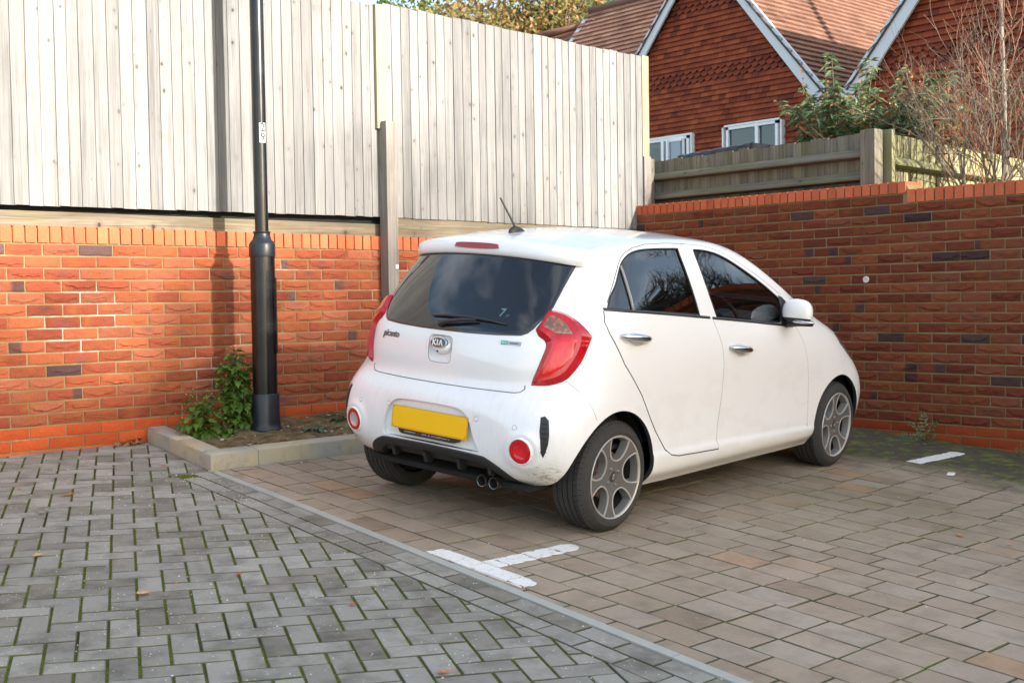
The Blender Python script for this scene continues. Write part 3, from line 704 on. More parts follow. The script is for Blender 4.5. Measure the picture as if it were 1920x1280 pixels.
def weed(name,x,y,z,stems,label,cat='weed',mats=(MWEED,MSTEM,MYEL),flowers=0,leafL=.07,leafw=.018,dens=9,spread=.5,seed=1,basal=0):
    global rnd
    keep_=rnd; rnd=random.Random(seed)
    root=empty(name,(x,y,z),label=label,cat=cat); lf=MB(); sm=MB(); heads=[]
    for (dx,dy,h) in stems:
        pts=[Vector((0,0,0))]
        for k in range(1,6):
            t=k/5; pts.append(Vector((dx*t+rnd.uniform(-.008,.008),dy*t+rnd.uniform(-.008,.008),h*t)))
        sm.tube(pts,[.004*(1-.6*k/5)+.0008 for k in range(6)],5)
        n=int(dens*h/.1)
        for i in range(n):
            t=rnd.uniform(.12,1)**.9; k=min(4,int(t*5)); p=pts[k].lerp(pts[k+1],t*5-k); a=rnd.uniform(0,6.28); el=rnd.uniform(-.1,.6)
            lobed(lf,p,(math.cos(a),math.sin(a)*.8-.15,el),(0,0,1),leafL*rnd.uniform(.4,1.35)*(1.15-.45*t),leafw*rnd.uniform(.8,1.3)*(1.1-.3*t),rnd.choice((3,4,5)),rnd.uniform(.2,.8))
        for f in range(flowers):
            p=pts[-1]+Vector((rnd.uniform(-.05,.05),rnd.uniform(-.03,.03),rnd.uniform(-.02,.07)))
            sm.tube([pts[-2],pts[-2].lerp(p,.6)+Vector((0,0,.01)),p],[.0015,.001,.001],4)
            mats_=2 if rnd.random()<.6 else 1
            sm.lathe([(.0005,-.011),(.0036,-.009),(.0030,.0)],7,origin=p)
            if mats_==2: heads.append(p)
    for i in range(basal):
        a=rnd.uniform(0,6.28); lobed(lf,(rnd.uniform(-.02,.02),rnd.uniform(-.02,.02),.01),(math.cos(a),math.sin(a),rnd.uniform(.2,.8)),(0,0,1),leafL*rnd.uniform(.9,1.5),leafw*rnd.uniform(1,1.5),4,.7)
    lf.obj('foliage',mats[0],root); sm.obj('stem',mats[1],root)
    for p in heads:
        f1=MB(); f1.lathe([(.0005,.005),(.0036,.003),(.0030,-.001)],7,origin=p); f1.obj('flower_head',mats[2],root)
    rnd=keep_; return root
weed('flowering_weed',-4.315,-.30,gz(-4.3,-.3)+.07,[(-.07,.03,.46),(.03,.05,.54),(-.10,0,.36),(.08,-.02,.44),(-.03,-.05,.42),(.00,.02,.50),(-.12,.02,.27),(.06,.04,.33),(.02,-.08,.24)],'tall leafy green weed with seed heads growing against the left of the lamp post',flowers=3,leafL=.100,leafw=.028,dens=14,seed=3,basal=22)
weed('flowering_weed',-4.60,-.36,gz(-4.6,-.36)+.07,[(-.07,0,.27),(.06,.02,.28),(-.13,-.02,.22),(.0,-.03,.22),(.13,-.02,.14),(-.16,-.04,.12)],'shorter bright green weed with small yellow flowers at the left end of the soil bed',flowers=3,leafL=.105,leafw=.026,dens=9,seed=5,basal=34)
weed('small_weed',-4.47,-.45,gz(-4.47,-.45)+.07,[(.03,0,.10),(-.04,0,.12)],'small low weed with a yellowing leaf between the two taller weeds',leafL=.07,leafw=.018,dens=8,seed=8,basal=10,mats=(MWEED,MSTEM,MYEL))
weed('small_weed',-3.93,-.62,gz(-3.9,-.6)+.07,[(.02,0,.05)],'low grey-green weed lying on the soil right of the lamp post',leafL=.075,leafw=.018,dens=6,seed=9,basal=14,mats=(MFERN,MSTEM,MYEL))
weed('small_weed',-3.60,-.42,gz(-3.6,-.4)+.07,[(.02,0,.08),(-.03,0,.07)],'small dark green weed at the wall foot beside the car bumper',leafL=.08,leafw=.018,dens=8,seed=11,basal=14,mats=(MWEEDD,MSTEM,MYEL))
# fern-like seedling on the right wall foot: paired leaflets on arching fronds
def frond_plant(name,x,y,z,fr,label,seed,sc=1):
    r=random.Random(seed); root=empty(name,(x,y,z),label=label,cat='weed'); lf=MB(); sm=MB()
    for (dx,dy,h,L) in fr:
        pts=[Vector((dx*t+r.uniform(-.004,.004),dy*t,h*math.sin(t*1.6)))*sc for t in [k/9 for k in range(10)]]; sm.tube(pts,[.0025*(1-k/12) for k in range(10)],4)
        for k in range(2,10):
            d=(pts[k]-pts[k-1]).normalized(); s=d.cross(Vector((-.6,-.6,.5))).normalized()
            for sg in (1,-1):
                a=pts[k]; q=L*sc*(1.15-k/13); e=a+s*sg*q+d*q*.3; w=d*q*.36
                nn=Vector((r.uniform(-.01,.01),r.uniform(-.01,.01),r.uniform(-.004,.01)))
                lf.add([a,a.lerp(e,.5)-w*.6+nn,a.lerp(e,.85)-w*.5+nn,e,a.lerp(e,.85)+w*.6+nn,a.lerp(e,.5)+w*.7+nn],[(0,1,5),(1,2,4,5),(2,3,4)])
    lf.obj('foliage',MFERN,root); sm.obj('stem',MSTEM,root); return root
frond_plant('fern_weed',-.075,-2.92,gz(0,-2.92),[(-.02,.02,.14,.026),(-.04,-.09,.11,.024),(-.05,.08,.09,.022),(-.10,-.11,.03,.026),(-.09,.10,.025,.024),(-.11,.0,.035,.028),(-.13,-.05,.02,.02),(-.05,.13,.02,.024)],'small blue-green fern-like plant growing at the foot of the shaded wall',4,1.35)
frond_plant('seedling',-.09,-3.63,gz(0,-3.63),[(-.02,.03,.055,.012),(-.02,-.03,.06,.012),(-.05,.0,.03,.012)],'tiny green seedling near the wall foot beyond the short far white line',6,.9)
# ================================================================ fallen leaves
def fallen(name,x,y,kind,colr,size,rot,label):
    r=random.Random(int(x*1000+y*77)); mb=MB(); N=18 if kind=='lobed' else 12; ring=[]
    for i in range(N):
        t=i/N*2*math.pi
        if kind=='lobed': q=.55+.45*abs(math.sin(t*3.5))**.7; px,py=q*math.cos(t),q*.62*math.sin(t)
        else: px,py=math.cos(t),.45*math.sin(t)*(1+.15*math.cos(t))
        z=.0035/size+.22*py*py*2+.18*px*px*r.uniform(.3,1)+r.uniform(0,.08)
        ring.append((px*size,py*size,z*size))
    mb.add([(0,0,.003)]+ring,[(0,1+i,1+(i+1)%N) for i in range(N)])
    mb.tube([(size*.9,0,.004),(size*1.3,.004,.008),(size*1.7,.0,.004)],.0009,4)
    m=simple('leaf_'+name+str(round(x,2)),colr,.75,var=.35,vs=90)
    R_=Matrix.Rotation(rot,4,'Z')@Matrix.Rotation(math.atan(GY),4,'X')
    o=mb.obj(name,m); o.matrix_world=Matrix.Translation((x,y,gz(x,y)+.003))@R_; tag(o,label=label,cat='leaf')
OR,RD,BR,YE,PK,TN=(.50,.17,.04),(.38,.09,.04),(.22,.10,.05),(.62,.45,.05),(.42,.20,.13),(.48,.30,.14)
for a in [
 ('fallen_leaf',-5.835,-1.22,'oval',(.42,.13,.02),.034,.2,'curled orange-brown leaf with a pale stalk lying alone on the grey blocks at far left'),
 ('fallen_leaf',-6.08,-1.52,'lobed',PK,.026,1.2,'small pinkish brown leaf below and left of the curled orange leaf'),
 ('fallen_leaf',-5.98,-.95,'lobed',OR,.020,2,'little orange leaf near the left edge of the photo under the sunlit wall'),
 ('fallen_leaf',-6.37,-2.24,'lobed',TN,.030,.5,'tan lobed leaf half way down the left edge on the grey blocks'),
 ('fallen_leaf',-5.82,-2.98,'lobed',RD,.022,.9,'reddish leaf in the middle of the grey blocks'),
 ('fallen_leaf',-6.245,-2.99,'lobed',TN,.030,-.3,'pale tan lobed leaf lower left on the grey blocks'),
 ('fallen_leaf',-6.09,-2.95,'oval',OR,.011,.6,'tiny orange fragment just right of the pale tan lobed leaf'),
 ('fallen_leaf',-5.668,-3.58,'lobed',RD,.018,.1,'small dark red leaf left of the near white T marking'),
 ('fallen_leaf',-5.83,-4.34,'lobed',(.40,.15,.09),.026,-.5,'pinkish red lobed leaf at the bottom edge of the photo'),
 ('fallen_leaf',-4.94,-1.12,'oval',OR,.017,.4,'orange leaf touching the outer corner of the concrete kerb'),
 ('fallen_leaf',-4.86,-1.31,'oval',(.50,.14,.03),.020,1.8,'bright orange leaf just below the kerb corner on the edging'),
 ('fallen_leaf',-4.375,-1.17,'oval',YE,.014,.8,'small yellow leaf in front of the kerb left of the car'),
 ('fallen_leaf',-5.09,-.80,'lobed',RD,.018,.1,'small red leaf against the left face of the kerb'),
 ('fallen_leaf',-4.213,-1.53,'lobed',BR,.018,2.2,'brown leaf between the kerb and the left rear tyre'),
 ('fallen_leaf',-2.609,-4.48,'oval',OR,.030,.7,'orange leaf lying alone on the brown blocks at right'),
 ('fallen_leaf',-2.58,-4.72,'oval',(.45,.22,.11),.020,.1,'faded orange leaf right of the lone orange leaf'),
 ('fallen_leaf',-3.016,-3.10,'lobed',TN,.022,.3,'tan leaf on the brown blocks beside the sill of the car'),
 ('fallen_leaf',-.29,-3.02,'oval',(.55,.25,.08),.022,.9,'small orange leaf on the dark mossy strip below the fern-like plant'),
 ('fallen_leaf',-.05,-3.08,'oval',(.45,.16,.05),.018,1.9,'small orange leaf resting by the wall right of the fern-like plant'),
 ('fallen_leaf',-2.24,-3.53,'lobed',TN,.014,1.0,'small tan leaf in the damp patch near the front wheel')]: fallen(*a)
mb=MB()   # heap of dead leaves in the corner between kerb and wall
r=random.Random(12)
for i in range(46):
    x=-4.87-abs(r.gauss(0,.11)); y=-.03-abs(r.gauss(0,.045)); z=gz(x,y)+.006+r.random()*.035*max(0,1-(abs(x+4.87)/.2))
    a=r.random()*6.28; s=r.uniform(.014,.028); up=Vector((r.uniform(-.5,.5),r.uniform(-.5,.5),1)).normalized(); e=Vector((math.cos(a),math.sin(a),0)); e=(e-up*e.dot(up)).normalized(); f=up.cross(e)
    c=Vector((x,y,z)); mb.add([c-e*s,c-e*.3*s-f*.5*s+up*.2*s,c+e*.5*s-f*.4*s,c+e*s+up*.3*s,c+e*.4*s+f*.5*s,c-e*.4*s+f*.5*s+up*.25*s],[(0,1,5),(1,2,4,5),(2,3,4)],mi=r.choice((0,0,1,2)))
tag(mb.obj('leaf_litter',[simple('litter_orange',(.45,.15,.04),.8),simple('litter_brown',(.13,.05,.03),.8),simple('litter_tan',(.42,.26,.12),.8)]),kind='stuff')
mb=MB(); r=random.Random(77)      # pale grit washed over the paving
for i in range(1500):
    if r.random()<.72: x,y=r.uniform(-7.4,-5.0),r.uniform(-5.2,-.2)
    elif r.random()<.5: x=r.gauss(-5.1,.12); y=r.uniform(-1.9,-.9)
    else: x,y=r.uniform(-4.9,-.3),r.uniform(-5,-1.2)
    if x>-4.94 and y>-1.1: continue
    s=r.uniform(.0018,.0042)*(1.5 if r.random()<.1 else 1); z=gz(x,y)+.001; a=r.random()*3
    mb.add([(x-s*math.cos(a),y-s*math.sin(a),z),(x+s*math.sin(a),y-s*math.cos(a),z),(x+s*math.cos(a),y+s*math.sin(a),z),(x-s*math.sin(a),y+s*math.cos(a),z),(x,y,z+s*.8)],[(0,1,4),(1,2,4),(2,3,4),(3,0,4)],r=r.random())
tag(mb.obj('grit',simple('pale_grit',(.55,.52,.46),.9,var=.3,vs=50)),kind='stuff')
fragl='small flat whitish stone chip on the dark mossy strip'
mb=MB(); mb.box((0,0,.006),(.085,.045,.012),Matrix.Rotation(.4,3,'Z'),bev=.005); o=mb.obj('stone_chip',simple('white_stone',(.72,.70,.64),.8,var=.1),smooth=True,sharp=40); o.location=(-1.17,-3.68,gz(-1.17,-3.68)+.002); tag(o,label=fragl,cat='stone')
# ================================================================ the car
def hull_net():
    # columns rear centre -> front centre, rows bottom -> roof centre ; half body, y>=0
    N=[
    # c0 y=0
    [(-.42,0,.275),(-.47,0,.305),(-.515,0,.37),(-.525,0,.50),(-.520,0,.62),(-.470,0,.72),(-.468,0,.83),(-.440,0,.965),(-.335,0,1.15),(-.215,0,1.325),(-.140,0,1.405)],
    # c1 y=.28
    [(-.41,.28,.272),(-.46,.28,.303),(-.508,.28,.37),(-.517,.28,.50),(-.508,.28,.62),(-.458,.28,.72),(-.455,.28,.83),(-.422,.28,.965),(-.315,.27,1.15),(-.195,.26,1.32),(-.120,.25,1.40)],
    # c2 y=.50
    [(-.37,.50,.255),(-.44,.50,.290),(-.488,.51,.365),(-.505,.52,.50),(-.48,.52,.62),(-.420,.51,.72),(-.412,.51,.83),(-.372,.51,.965),(-.262,.48,1.15),(-.135,.455,1.31),(-.060,.44,1.39)],
    # c3
    [(-.31,.655,.243),(-.365,.68,.29),(-.425,.695,.38),(-.445,.705,.50),(-.415,.70,.62),(-.330,.665,.74),(-.305,.66,.85),(-.270,.645,.985),(-.165,.60,1.15),(-.040,.56,1.295),(.030,.54,1.375)],
    # c4
    [(-.20,.71,.21),(-.24,.755,.28),(-.265,.785,.38),(-.27,.797,.50),(-.255,.792,.62),(-.200,.765,.76),(-.17,.75,.89),(-.130,.725,1.03),(-.04,.67,1.17),(.065,.615,1.30),(.130,.58,1.38)],
    # c5 x~0.05
    [(.02,.73,.20),(.02,.775,.28),(.02,.795,.38),(.02,.803,.50),(.02,.803,.64),(.03,.798,.78),(.04,.785,.92),(.06,.755,1.07),(.12,.70,1.20),(.185,.65,1.32),(.240,.605,1.40)],
    # c6
    [(.42,.73,.19),(.42,.785,.27),(.42,.795,.38),(.42,.795,.50),(.42,.797,.65),(.42,.798,.79),(.42,.788,.93),(.42,.758,1.065),(.42,.710,1.21),(.42,.655,1.345),(.43,.605,1.425)],
    # c7
    [(.92,.73,.19),(.92,.785,.27),(.92,.79,.38),(.92,.788,.50),(.92,.790,.64),(.92,.794,.78),(.92,.787,.91),(.92,.758,1.03),(.92,.712,1.20),(.92,.655,1.35),(.92,.605,1.43)],
    # c8
    [(1.45,.73,.19),(1.45,.785,.27),(1.45,.79,.37),(1.45,.786,.48),(1.45,.788,.62),(1.45,.794,.75),(1.45,.789,.87),(1.45,.760,.985),(1.45,.722,1.13),(1.42,.672,1.26),(1.35,.605,1.373)],
    # c9
    [(2.0,.73,.19),(2.0,.785,.27),(2.0,.792,.37),(2.0,.790,.47),(2.0,.792,.60),(2.0,.796,.72),(2.0,.788,.84),(2.0,.762,.945),(1.95,.735,1.02),(1.88,.705,1.09),(1.79,.655,1.172)],
    # c10
    [(2.45,.73,.20),(2.45,.775,.28),(2.45,.79,.38),(2.45,.797,.48),(2.45,.798,.60),(2.45,.787,.70),(2.45,.765,.79),(2.43,.725,.87),(2.36,.68,.925),(2.25,.65,.965),(2.14,.61,1.01)],
    # c11
    [(2.72,.68,.20),(2.79,.73,.28),(2.82,.745,.38),(2.83,.75,.48),(2.81,.735,.58),(2.77,.705,.66),(2.71,.67,.73),(2.66,.63,.80),(2.56,.56,.875),(2.38,.50,.94),(2.22,.46,1.0)],
    # c12
    [(2.92,.40,.20),(2.98,.42,.28),(3.00,.43,.38),(3.00,.43,.48),(2.98,.42,.57),(2.95,.41,.63),(2.91,.395,.69),(2.85,.37,.76),(2.70,.32,.86),(2.46,.28,.945),(2.27,.26,1.01)],
    # c13
    [(2.98,0,.20),(3.05,0,.28),(3.07,0,.38),(3.07,0,.48),(3.05,0,.57),(3.02,0,.63),(2.98,0,.69),(2.92,0,.76),(2.75,0,.87),(2.49,0,.955),(2.29,0,1.02)],
    ]
    roof=lambda x:np.interp(x,[-.14,-.05,.1,.3,.6,.9,1.2,1.4,1.55,1.75,2.0,2.29],[1.405,1.430,1.452,1.470,1.482,1.483,1.467,1.43,1.385,1.30,1.17,1.02])
    tgt=[.05,.09,.14,.20,.27,.36,.60,.95,1.22,1.36,1.45,1.5,1.55,1.60]
    net=[]
    for i,col in enumerate(N):
        c=[np.array(v,float) for v in col]
        e=c[-1]
        for k in (.36,.70,1.0):
            x=e[0]+(tgt[i]-e[0])*k; y=e[1]*(1-k)
            zr=roof(x); ze=roof(e[0])
            # height: centreline profile dropping towards edge
            z=zr-(ze-e[2] if True else 0)*(1-k)**2.2
            if i in(0,13): z=zr
            c.append(np.array([x,y,z]))
        net.append(c)
    return np.array(net)
def cr(P,t):
    # catmull-rom along axis 0 with reflected ends ; t float positions
    n=len(P); Pe=np.concatenate([[2*P[0]-P[1]],P,[2*P[-1]-P[-2]]])
    i=np.clip(np.floor(t).astype(int),0,n-2); f=(t-i)
    f=f.reshape((-1,)+(1,)*(P.ndim-1))
    a,b,c,d=Pe[i],Pe[i+1],Pe[i+2],Pe[i+3]
    return .5*((2*b)+(-a+c)*f+(2*a-5*b+4*c-d)*f*f+(-a+3*b-3*c+d)*f**3)
def hull_grid(nu=20,nv=10,smooth=10):
    net=hull_net(); nc,nr=net.shape[:2]
    # mirrored extension for smooth symmetric ends
    m=np.array([1,-1,1.])
    ext=np.concatenate([net[1:3][::-1]*m,net,net[-3:-1][::-1]*m])
    U=np.arange((nc-1)*nu+1)/nu+2
    A=cr(ext,U)
    B=np.swapaxes(A,0,1)
    Bext=np.concatenate([B,B[-3:-1][::-1]*m])
    V=np.arange((nr-1)*nv+1)/nv
    Gd=cr(Bext,V)          # rows x cols x 3
    for _ in range(smooth):
        E=np.concatenate([Gd[:,1:2]*m,Gd,Gd[:,-2:-1]*m],axis=1)
        Lc=(E[:,:-2]+E[:,2:])/2-Gd
        E=np.concatenate([2*Gd[:1]-Gd[1:2],Gd,Gd[-2:-1]*m],axis=0)
        Lr=(E[:-2]+E[2:])/2-Gd
        Gd=Gd+.5*Lc+.5*Lr*0.6
    Gd[:,0,1]=0;Gd[:,-1,1]=0;Gd[-1,:,1]=0
    return Gd
A_,TL_,OX,OY,WB=0.12876325,0.0068244,-4.0963360,-2.6385750,2.448336
def car_matrix():
    g0=lambda x,y:G0+GX*x+GY*y
    u=Vector((math.cos(A_),math.sin(A_),GX*math.cos(A_)+GY*math.sin(A_))).normalized()
    n0=Vector((-math.sin(A_),math.cos(A_),-GX*math.sin(A_)+GY*math.cos(A_)))
    w0=u.cross(n0).normalized(); n_=w0.cross(u)
    n=n_*math.cos(TL_)+w0*math.sin(TL_); w=w0*math.cos(TL_)-n_*math.sin(TL_)
    O=Vector((OX,OY,g0(OX,OY)))+w0*.28-w*.28
    m=Matrix((u,n,w)).transposed().to_4x4(); m.translation=O; return m
car=empty('parked_car',mat=car_matrix(),label='white five-door hatchback parked in the brick-paved bay facing the shaded wall',cat='car')
# materials
def m_white():
    t=NT('white_car_paint'); z=t.xyz(2); n=t.noise(6,detail=6); 
    lo=t.n('MapRange'); t.put(lo.inputs[0],t.math('ADD',z,t.math('MULTIPLY',n,.22))); lo.inputs[1].default_value=.50; lo.inputs[2].default_value=.26
    c=t.mix(t.math('MULTIPLY',lo.outputs[0],.32),(.79,.80,.81),(.55,.51,.40))
    # run marks of dust on the tailgate foot and a scuffed corner
    st=t.noise(1,t.pos((6,55,9)),5); zf=t.n('MapRange'); t.put(zf.inputs[0],z); zf.inputs[1].default_value=.80; zf.inputs[2].default_value=.68
    c=t.mix(t.math('MULTIPLY',t.math('MULTIPLY',t.ramp(st,.5,.6),zf.outputs[0]),.14),c,(.60,.58,.53))
    v=t.n('VectorMath',operation='DISTANCE'); co=t.n('TexCoord'); t.t.links.new(co.outputs['Object'],v.inputs[0]); v.inputs[1].default_value=(-.40,-.655,.30)
    sc=t.n('MapRange'); t.put(sc.inputs[0],v.outputs['Value']); sc.inputs[1].default_value=.13; sc.inputs[2].default_value=.03
    sn=t.ramp(t.noise(1,t.pos((40,40,95)),6,.7),.53,.60)
    c=t.mix(t.math('MULTIPLY',sc.outputs[0],t.math('MULTIPLY',sn,.8)),c,(.09,.06,.03)); c=t.mix(t.math('MULTIPLY',sc.outputs[0],.35),c,(.55,.47,.30))
    t.set(col=c,rough=.28,spec=.5,coat=.9,coatr=.03); return t.m
MW=m_white(); MWP=simple('white_trim',(.80,.80,.79),.32,coat=.6,var=0)
MBP=simple('black_plastic',(.018,.018,.019),.5,var=.15,bump=.1,bs=200); MSEAM=simple('panel_gap',(.05,.05,.05),.9,var=0); MSEAML=simple('door_gap',(.16,.155,.15),.9,var=0)
MRUB=simple('rubber_seal',(.015,.015,.015),.6,var=0); MINT=simple('dark_interior',(.02,.021,.023),.8,var=.1)
MCHR=simple('chrome',(.62,.63,.65),.12,metal=1,var=0); MDK=simple('underbody_black',(.01,.01,.01),.95,var=0)
def m_glass(name,tint,refl=1.0,rough=.01):
    t=NT(name); tr=t.n('BsdfTransparent'); t.put(tr.inputs[0],tint); gl=t.n('BsdfGlossy'); gl.inputs['Roughness'].default_value=rough
    fr=t.n('Fresnel'); fr.inputs[0].default_value=1.52; ms=t.n('MixShader'); t.put(ms.inputs[0],t.math('MULTIPLY',fr.outputs[0],refl)); t.t.links.new(tr.outputs[0],ms.inputs[1]); t.t.links.new(gl.outputs[0],ms.inputs[2])
    t.t.links.new(ms.outputs[0],t.t.nodes['Material Output'].inputs[0]); return t.m
MGL=m_glass('side_glass',(.58,.64,.62),1.6); MGLP=m_glass('privacy_glass',(.06,.065,.07),2.0)
def m_rearglass():
    t=NT('tinted_rear_glass'); n=t.noise(30,detail=6); t.set(col=(.012,.013,.015),rough=t.ramp(n,.3,.8,(.02,)*3,(.06,)*3),spec=.55,coat=.35,coatr=.02); return t.m
MRG=m_rearglass()
def m_red(name,a,b,rough=.12):
    t=NT(name); n=t.noise(1,t.pos((18,90,24)),5); t.set(col=t.mix(t.ramp(n,.35,.65),a,b),rough=rough,spec=.4,coat=.55,coatr=.02); t.b.inputs['Subsurface Weight'].default_value=0; return t.m
MRED=m_red('red_lens',(.40,.004,.010),(.52,.007,.016)); MREDB=m_red('bright_red_lens',(.60,.006,.010),(.70,.015,.022)); MREDD=m_red('dark_red_lens',(.20,.002,.005),(.34,.004,.008))
def m_amber():
    t=NT('amber_indicator'); v=t.vor(55); t.set(col=t.mix(t.ramp(v,.1,.6),(.36,.15,.035),(.17,.07,.04)),rough=.15,spec=.6,coat=1); t.bump(v,.4,.004); return t.m
MAMB=m_amber()
# ---- hull
nu,nv=16,10
G=hull_grid(nu,nv)
def sstep(x,a,b): t=np.clip((x-a)/(b-a),0,1); return t*t*(3-2*t)
X,Y,Z=G[...,0].copy(),G[...,1].copy(),G[...,2].copy()
rear=sstep(-X,.30,.40)
hw=np.interp(Z,[.38,.52,.575,.595],[.335,.285,.235,.15])
d=np.hypot(Y-.572,Z-.438); m=np.exp(-((d-.078)/.022)**2)*rear; G[...,0]-=.010*m; G[...,1]+=.006*m
# rounded crease where the bumper top rolls in, sill skirt
dfz=np.interp(Y,[0,.3,.36,.42,.48,.50,.515],[.380,.375,.366,.340,.300,.27,.2]); 
sx_=sstep(X,.25,.33)*sstep(2.12-X,0,.08); zs=np.interp(X,[.26,.94,2.03],[.362,.346,.315]); G[...,1]+=.012*sx_*sstep(zs-Z,-.014,.016)*sstep(Z,.20,.26)*(Y>.6)
nr,ncl=G.shape[:2]
def halves(G):
    a=G.reshape(-1,3); idx=np.arange(nr*ncl).reshape(nr,ncl)
    onax=np.abs(a[:,1])<1e-9; b_=a[~onax].copy(); b_[:,1]*=-1
    mp_=np.arange(len(a)); mp_[~onax]=len(a)+np.arange((~onax).sum())
    F1=np.stack([idx[:-1,:-1],idx[:-1,1:],idx[1:,1:],idx[1:,:-1]],-1).reshape(-1,4)
    F2=mp_[F1][:,::-1]
    return np.concatenate([a,b_]),np.concatenate([F1,F2])
HV,HF=halves(G)
tmp=bpy.data.meshes.new('t'); tmp.from_pydata(HV.tolist(),[],HF.tolist()); bm=bmesh.new(); bm.from_mesh(tmp)
bmesh.ops.remove_doubles(bm,verts=bm.verts,dist=1e-5); bmesh.ops.recalc_face_normals(bm,faces=bm.faces)
# make sure normals point outwards
f0=max(bm.faces,key=lambda f:f.calc_center_median().z)
if f0.normal.z<0: bmesh.ops.reverse_faces(bm,faces=bm.faces)
bm.normal_update(); bmesh.ops.smooth_vert
bm.to_mesh(tmp); BV=BVHTree.FromBMesh(bm)
n0=len(bm.verts); bm.verts.index_update()
outer=[v.co.copy() for v in bm.verts]; nor=[v.normal.copy() for v in bm.verts]
OF=[[v.index for v in f.verts] for f in bm.faces]
bound=[(e.verts[0].index,e.verts[1].index,e.link_faces[0]) for e in bm.edges if len(e.link_faces)==1]
TH=.022
inner=[c-n*TH for c,n in zip(outer,nor)]
IF=[[i+n0 for i in f][::-1] for f in OF]
RF=[]
for a,b_,f in bound:
    vs=[v.index for v in f.verts]; k=vs.index(a)
    if vs[(k+1)%len(vs)]==b_: RF.append([b_,a,a+n0,b_+n0])
    else: RF.append([a,b_,b_+n0,a+n0])
bm.free()
shell=bpy.data.meshes.new('shell'); shell.from_pydata(outer+inner,[],OF+IF+RF)
for m_ in (MW,MINT,MRUB): shell.materials.append(m_)
shell.polygons.foreach_set('material_index',np.array([0]*len(OF)+[1]*(len(IF)+len(RF)),np.int32)); shell.validate(); shell.update()
so=bpy.data.objects.new('shell',shell); COL.objects.link(so)
def prism(poly,axis,a,b_,mb,mi=2):
    n=len(poly); P=[]
    for d in (a,b_):
        for (p,q) in poly: P.append((p,d,q) if axis=='Y' else (d,p,q))
    F=[tuple(range(n)),tuple(range(2*n-1,n-1,-1))]+[(k,n+k,n+(k+1)%n,(k+1)%n) for k in range(n)]
    mb.add(P,F,mi)
def smoothpoly(P,n=4,closed=True,sharp=()):
    # catmull-rom through the points; corners listed in sharp stay sharp
    out=[];N=len(P)
    for i in range(N if closed else N-1):
        p0,p1,p2,p3=[np.array(P[(i+k)%N] if closed else P[min(max(i+k,0),N-1)],float) for k in(-1,0,1,2)]
        if i in sharp: p0=p1-(p2-p1)
        if (i+1)%N in sharp: p3=p2+(p2-p1)
        for k in range(n):
            t=k/n; out.append(tuple(.5*((2*p1)+(-p0+p2)*t+(2*p0-5*p1+4*p2-p3)*t*t+(-p0+3*p1-3*p2+p3)*t**3)))
    if not closed: out.append(tuple(P[-1]))
    return out
WF=smoothpoly([(.808,1.388),(.909,1.385),(1.037,1.368),(1.162,1.334),(1.316,1.276),(1.502,1.193),(1.66,1.108),(1.665,1.02),(1.615,.972),(1.261,.998),(.898,1.028),(.843,1.205)],3,True,(0,6,7,8,10))
WRr=smoothpoly([(.055,1.215),(.105,1.272),(.155,1.325),(.215,1.362),(.30,1.382),(.43,1.390),(.655,1.393),(.682,1.24),(.722,1.048),(.130,1.090),(-.054,1.104),(-.01,1.155)],3,True,(6,8,10))
cut=MB()
for s in (1,-1):
    for P in (WF,WRr): prism(P,'Y',s*.45,s*1.1,cut)
    for cx_,cz_,r_ in ((-.035,.285,.328),(2.405,.283,.327)):
        prism([(cx_+r_*math.cos(t),cz_+r_*math.sin(t)*(1.0 if math.sin(t)>0 else 1)) for t in np.linspace(0,2*math.pi,64,endpoint=False)],'Y',s*.56,s*1.1,cut,1)
REC=smoothpoly([(.345,.41),(.335,.47),(.312,.53),(.285,.565),(.235,.588),(.12,.597),(0,.599),(-.12,.597),(-.19,.590),(-.232,.570),(-.262,.53),(-.285,.47),(-.318,.41),(-.318,.394),(.345,.394)],3,True,(0,12,13,14))
HREC=smoothpoly([(.060,.926),(0,.929),(-.055,.926),(-.072,.912),(-.078,.86),(-.074,.812),(-.058,.799),(0,.796),(.056,.799),(.074,.814),(.081,.86),(.078,.912)],3)
_dt=smoothpoly([(-.500,.262),(-.470,.300),(-.425,.338),(-.365,.368),(-.30,.379),(0,.386),(.30,.379),(.365,.368),(.425,.338),(.470,.300),(.500,.262)],3,False)
prism(REC,'X',-.8,-.40,cut,0); prism(HREC,'X',-.8,-.35,cut,0)
prism(_dt[1:-1]+[(.505,.20),(-.505,.20)],'X',-.8,-.33,cut,2)
prism([(-.60,1.06),(.60,1.06),(.50,1.365),(.25,1.40),(-.25,1.40),(-.50,1.365)],'X',1.25,2.5,cut)
cm=bpy.data.meshes.new('cut'); cm.from_pydata(cut.V,[],cut.F)
for m_ in (MW,MINT,MRUB): cm.materials.append(m_)
cm.polygons.foreach_set('material_index',np.array(cut.M,np.int32)); cm.validate(); cm.update()
bm=bmesh.new(); bm.from_mesh(cm); bmesh.ops.recalc_face_normals(bm,faces=bm.faces); bm.to_mesh(cm); bm.free()
co=bpy.data.objects.new('cut',cm); COL.objects.link(co)
md=so.modifiers.new('b','BOOLEAN'); md.object=co; md.operation='DIFFERENCE'; md.solver='EXACT'; md.use_self=False
dg=bpy.context.evaluated_depsgraph_get(); res=bpy.data.meshes.new_from_object(so.evaluated_get(dg))
print('HULL faces',len(shell.polygons),'->',len(res.polygons))
bpy.data.objects.remove(so); bpy.data.objects.remove(co)
res.shade_smooth(); res.set_sharp_from_angle(angle=math.radians(38))
RVv=np.empty(len(res.vertices)*3); res.vertices.foreach_get('co',RVv); RVv=RVv.reshape(-1,3)
cn=np.array([tuple(c.vector) for c in res.corner_normals])
polys=[list(p.vertices) for p in res.polygons]; ls=[p.loop_start for p in res.polygons]; pm=[p.material_index for p in res.polygons]
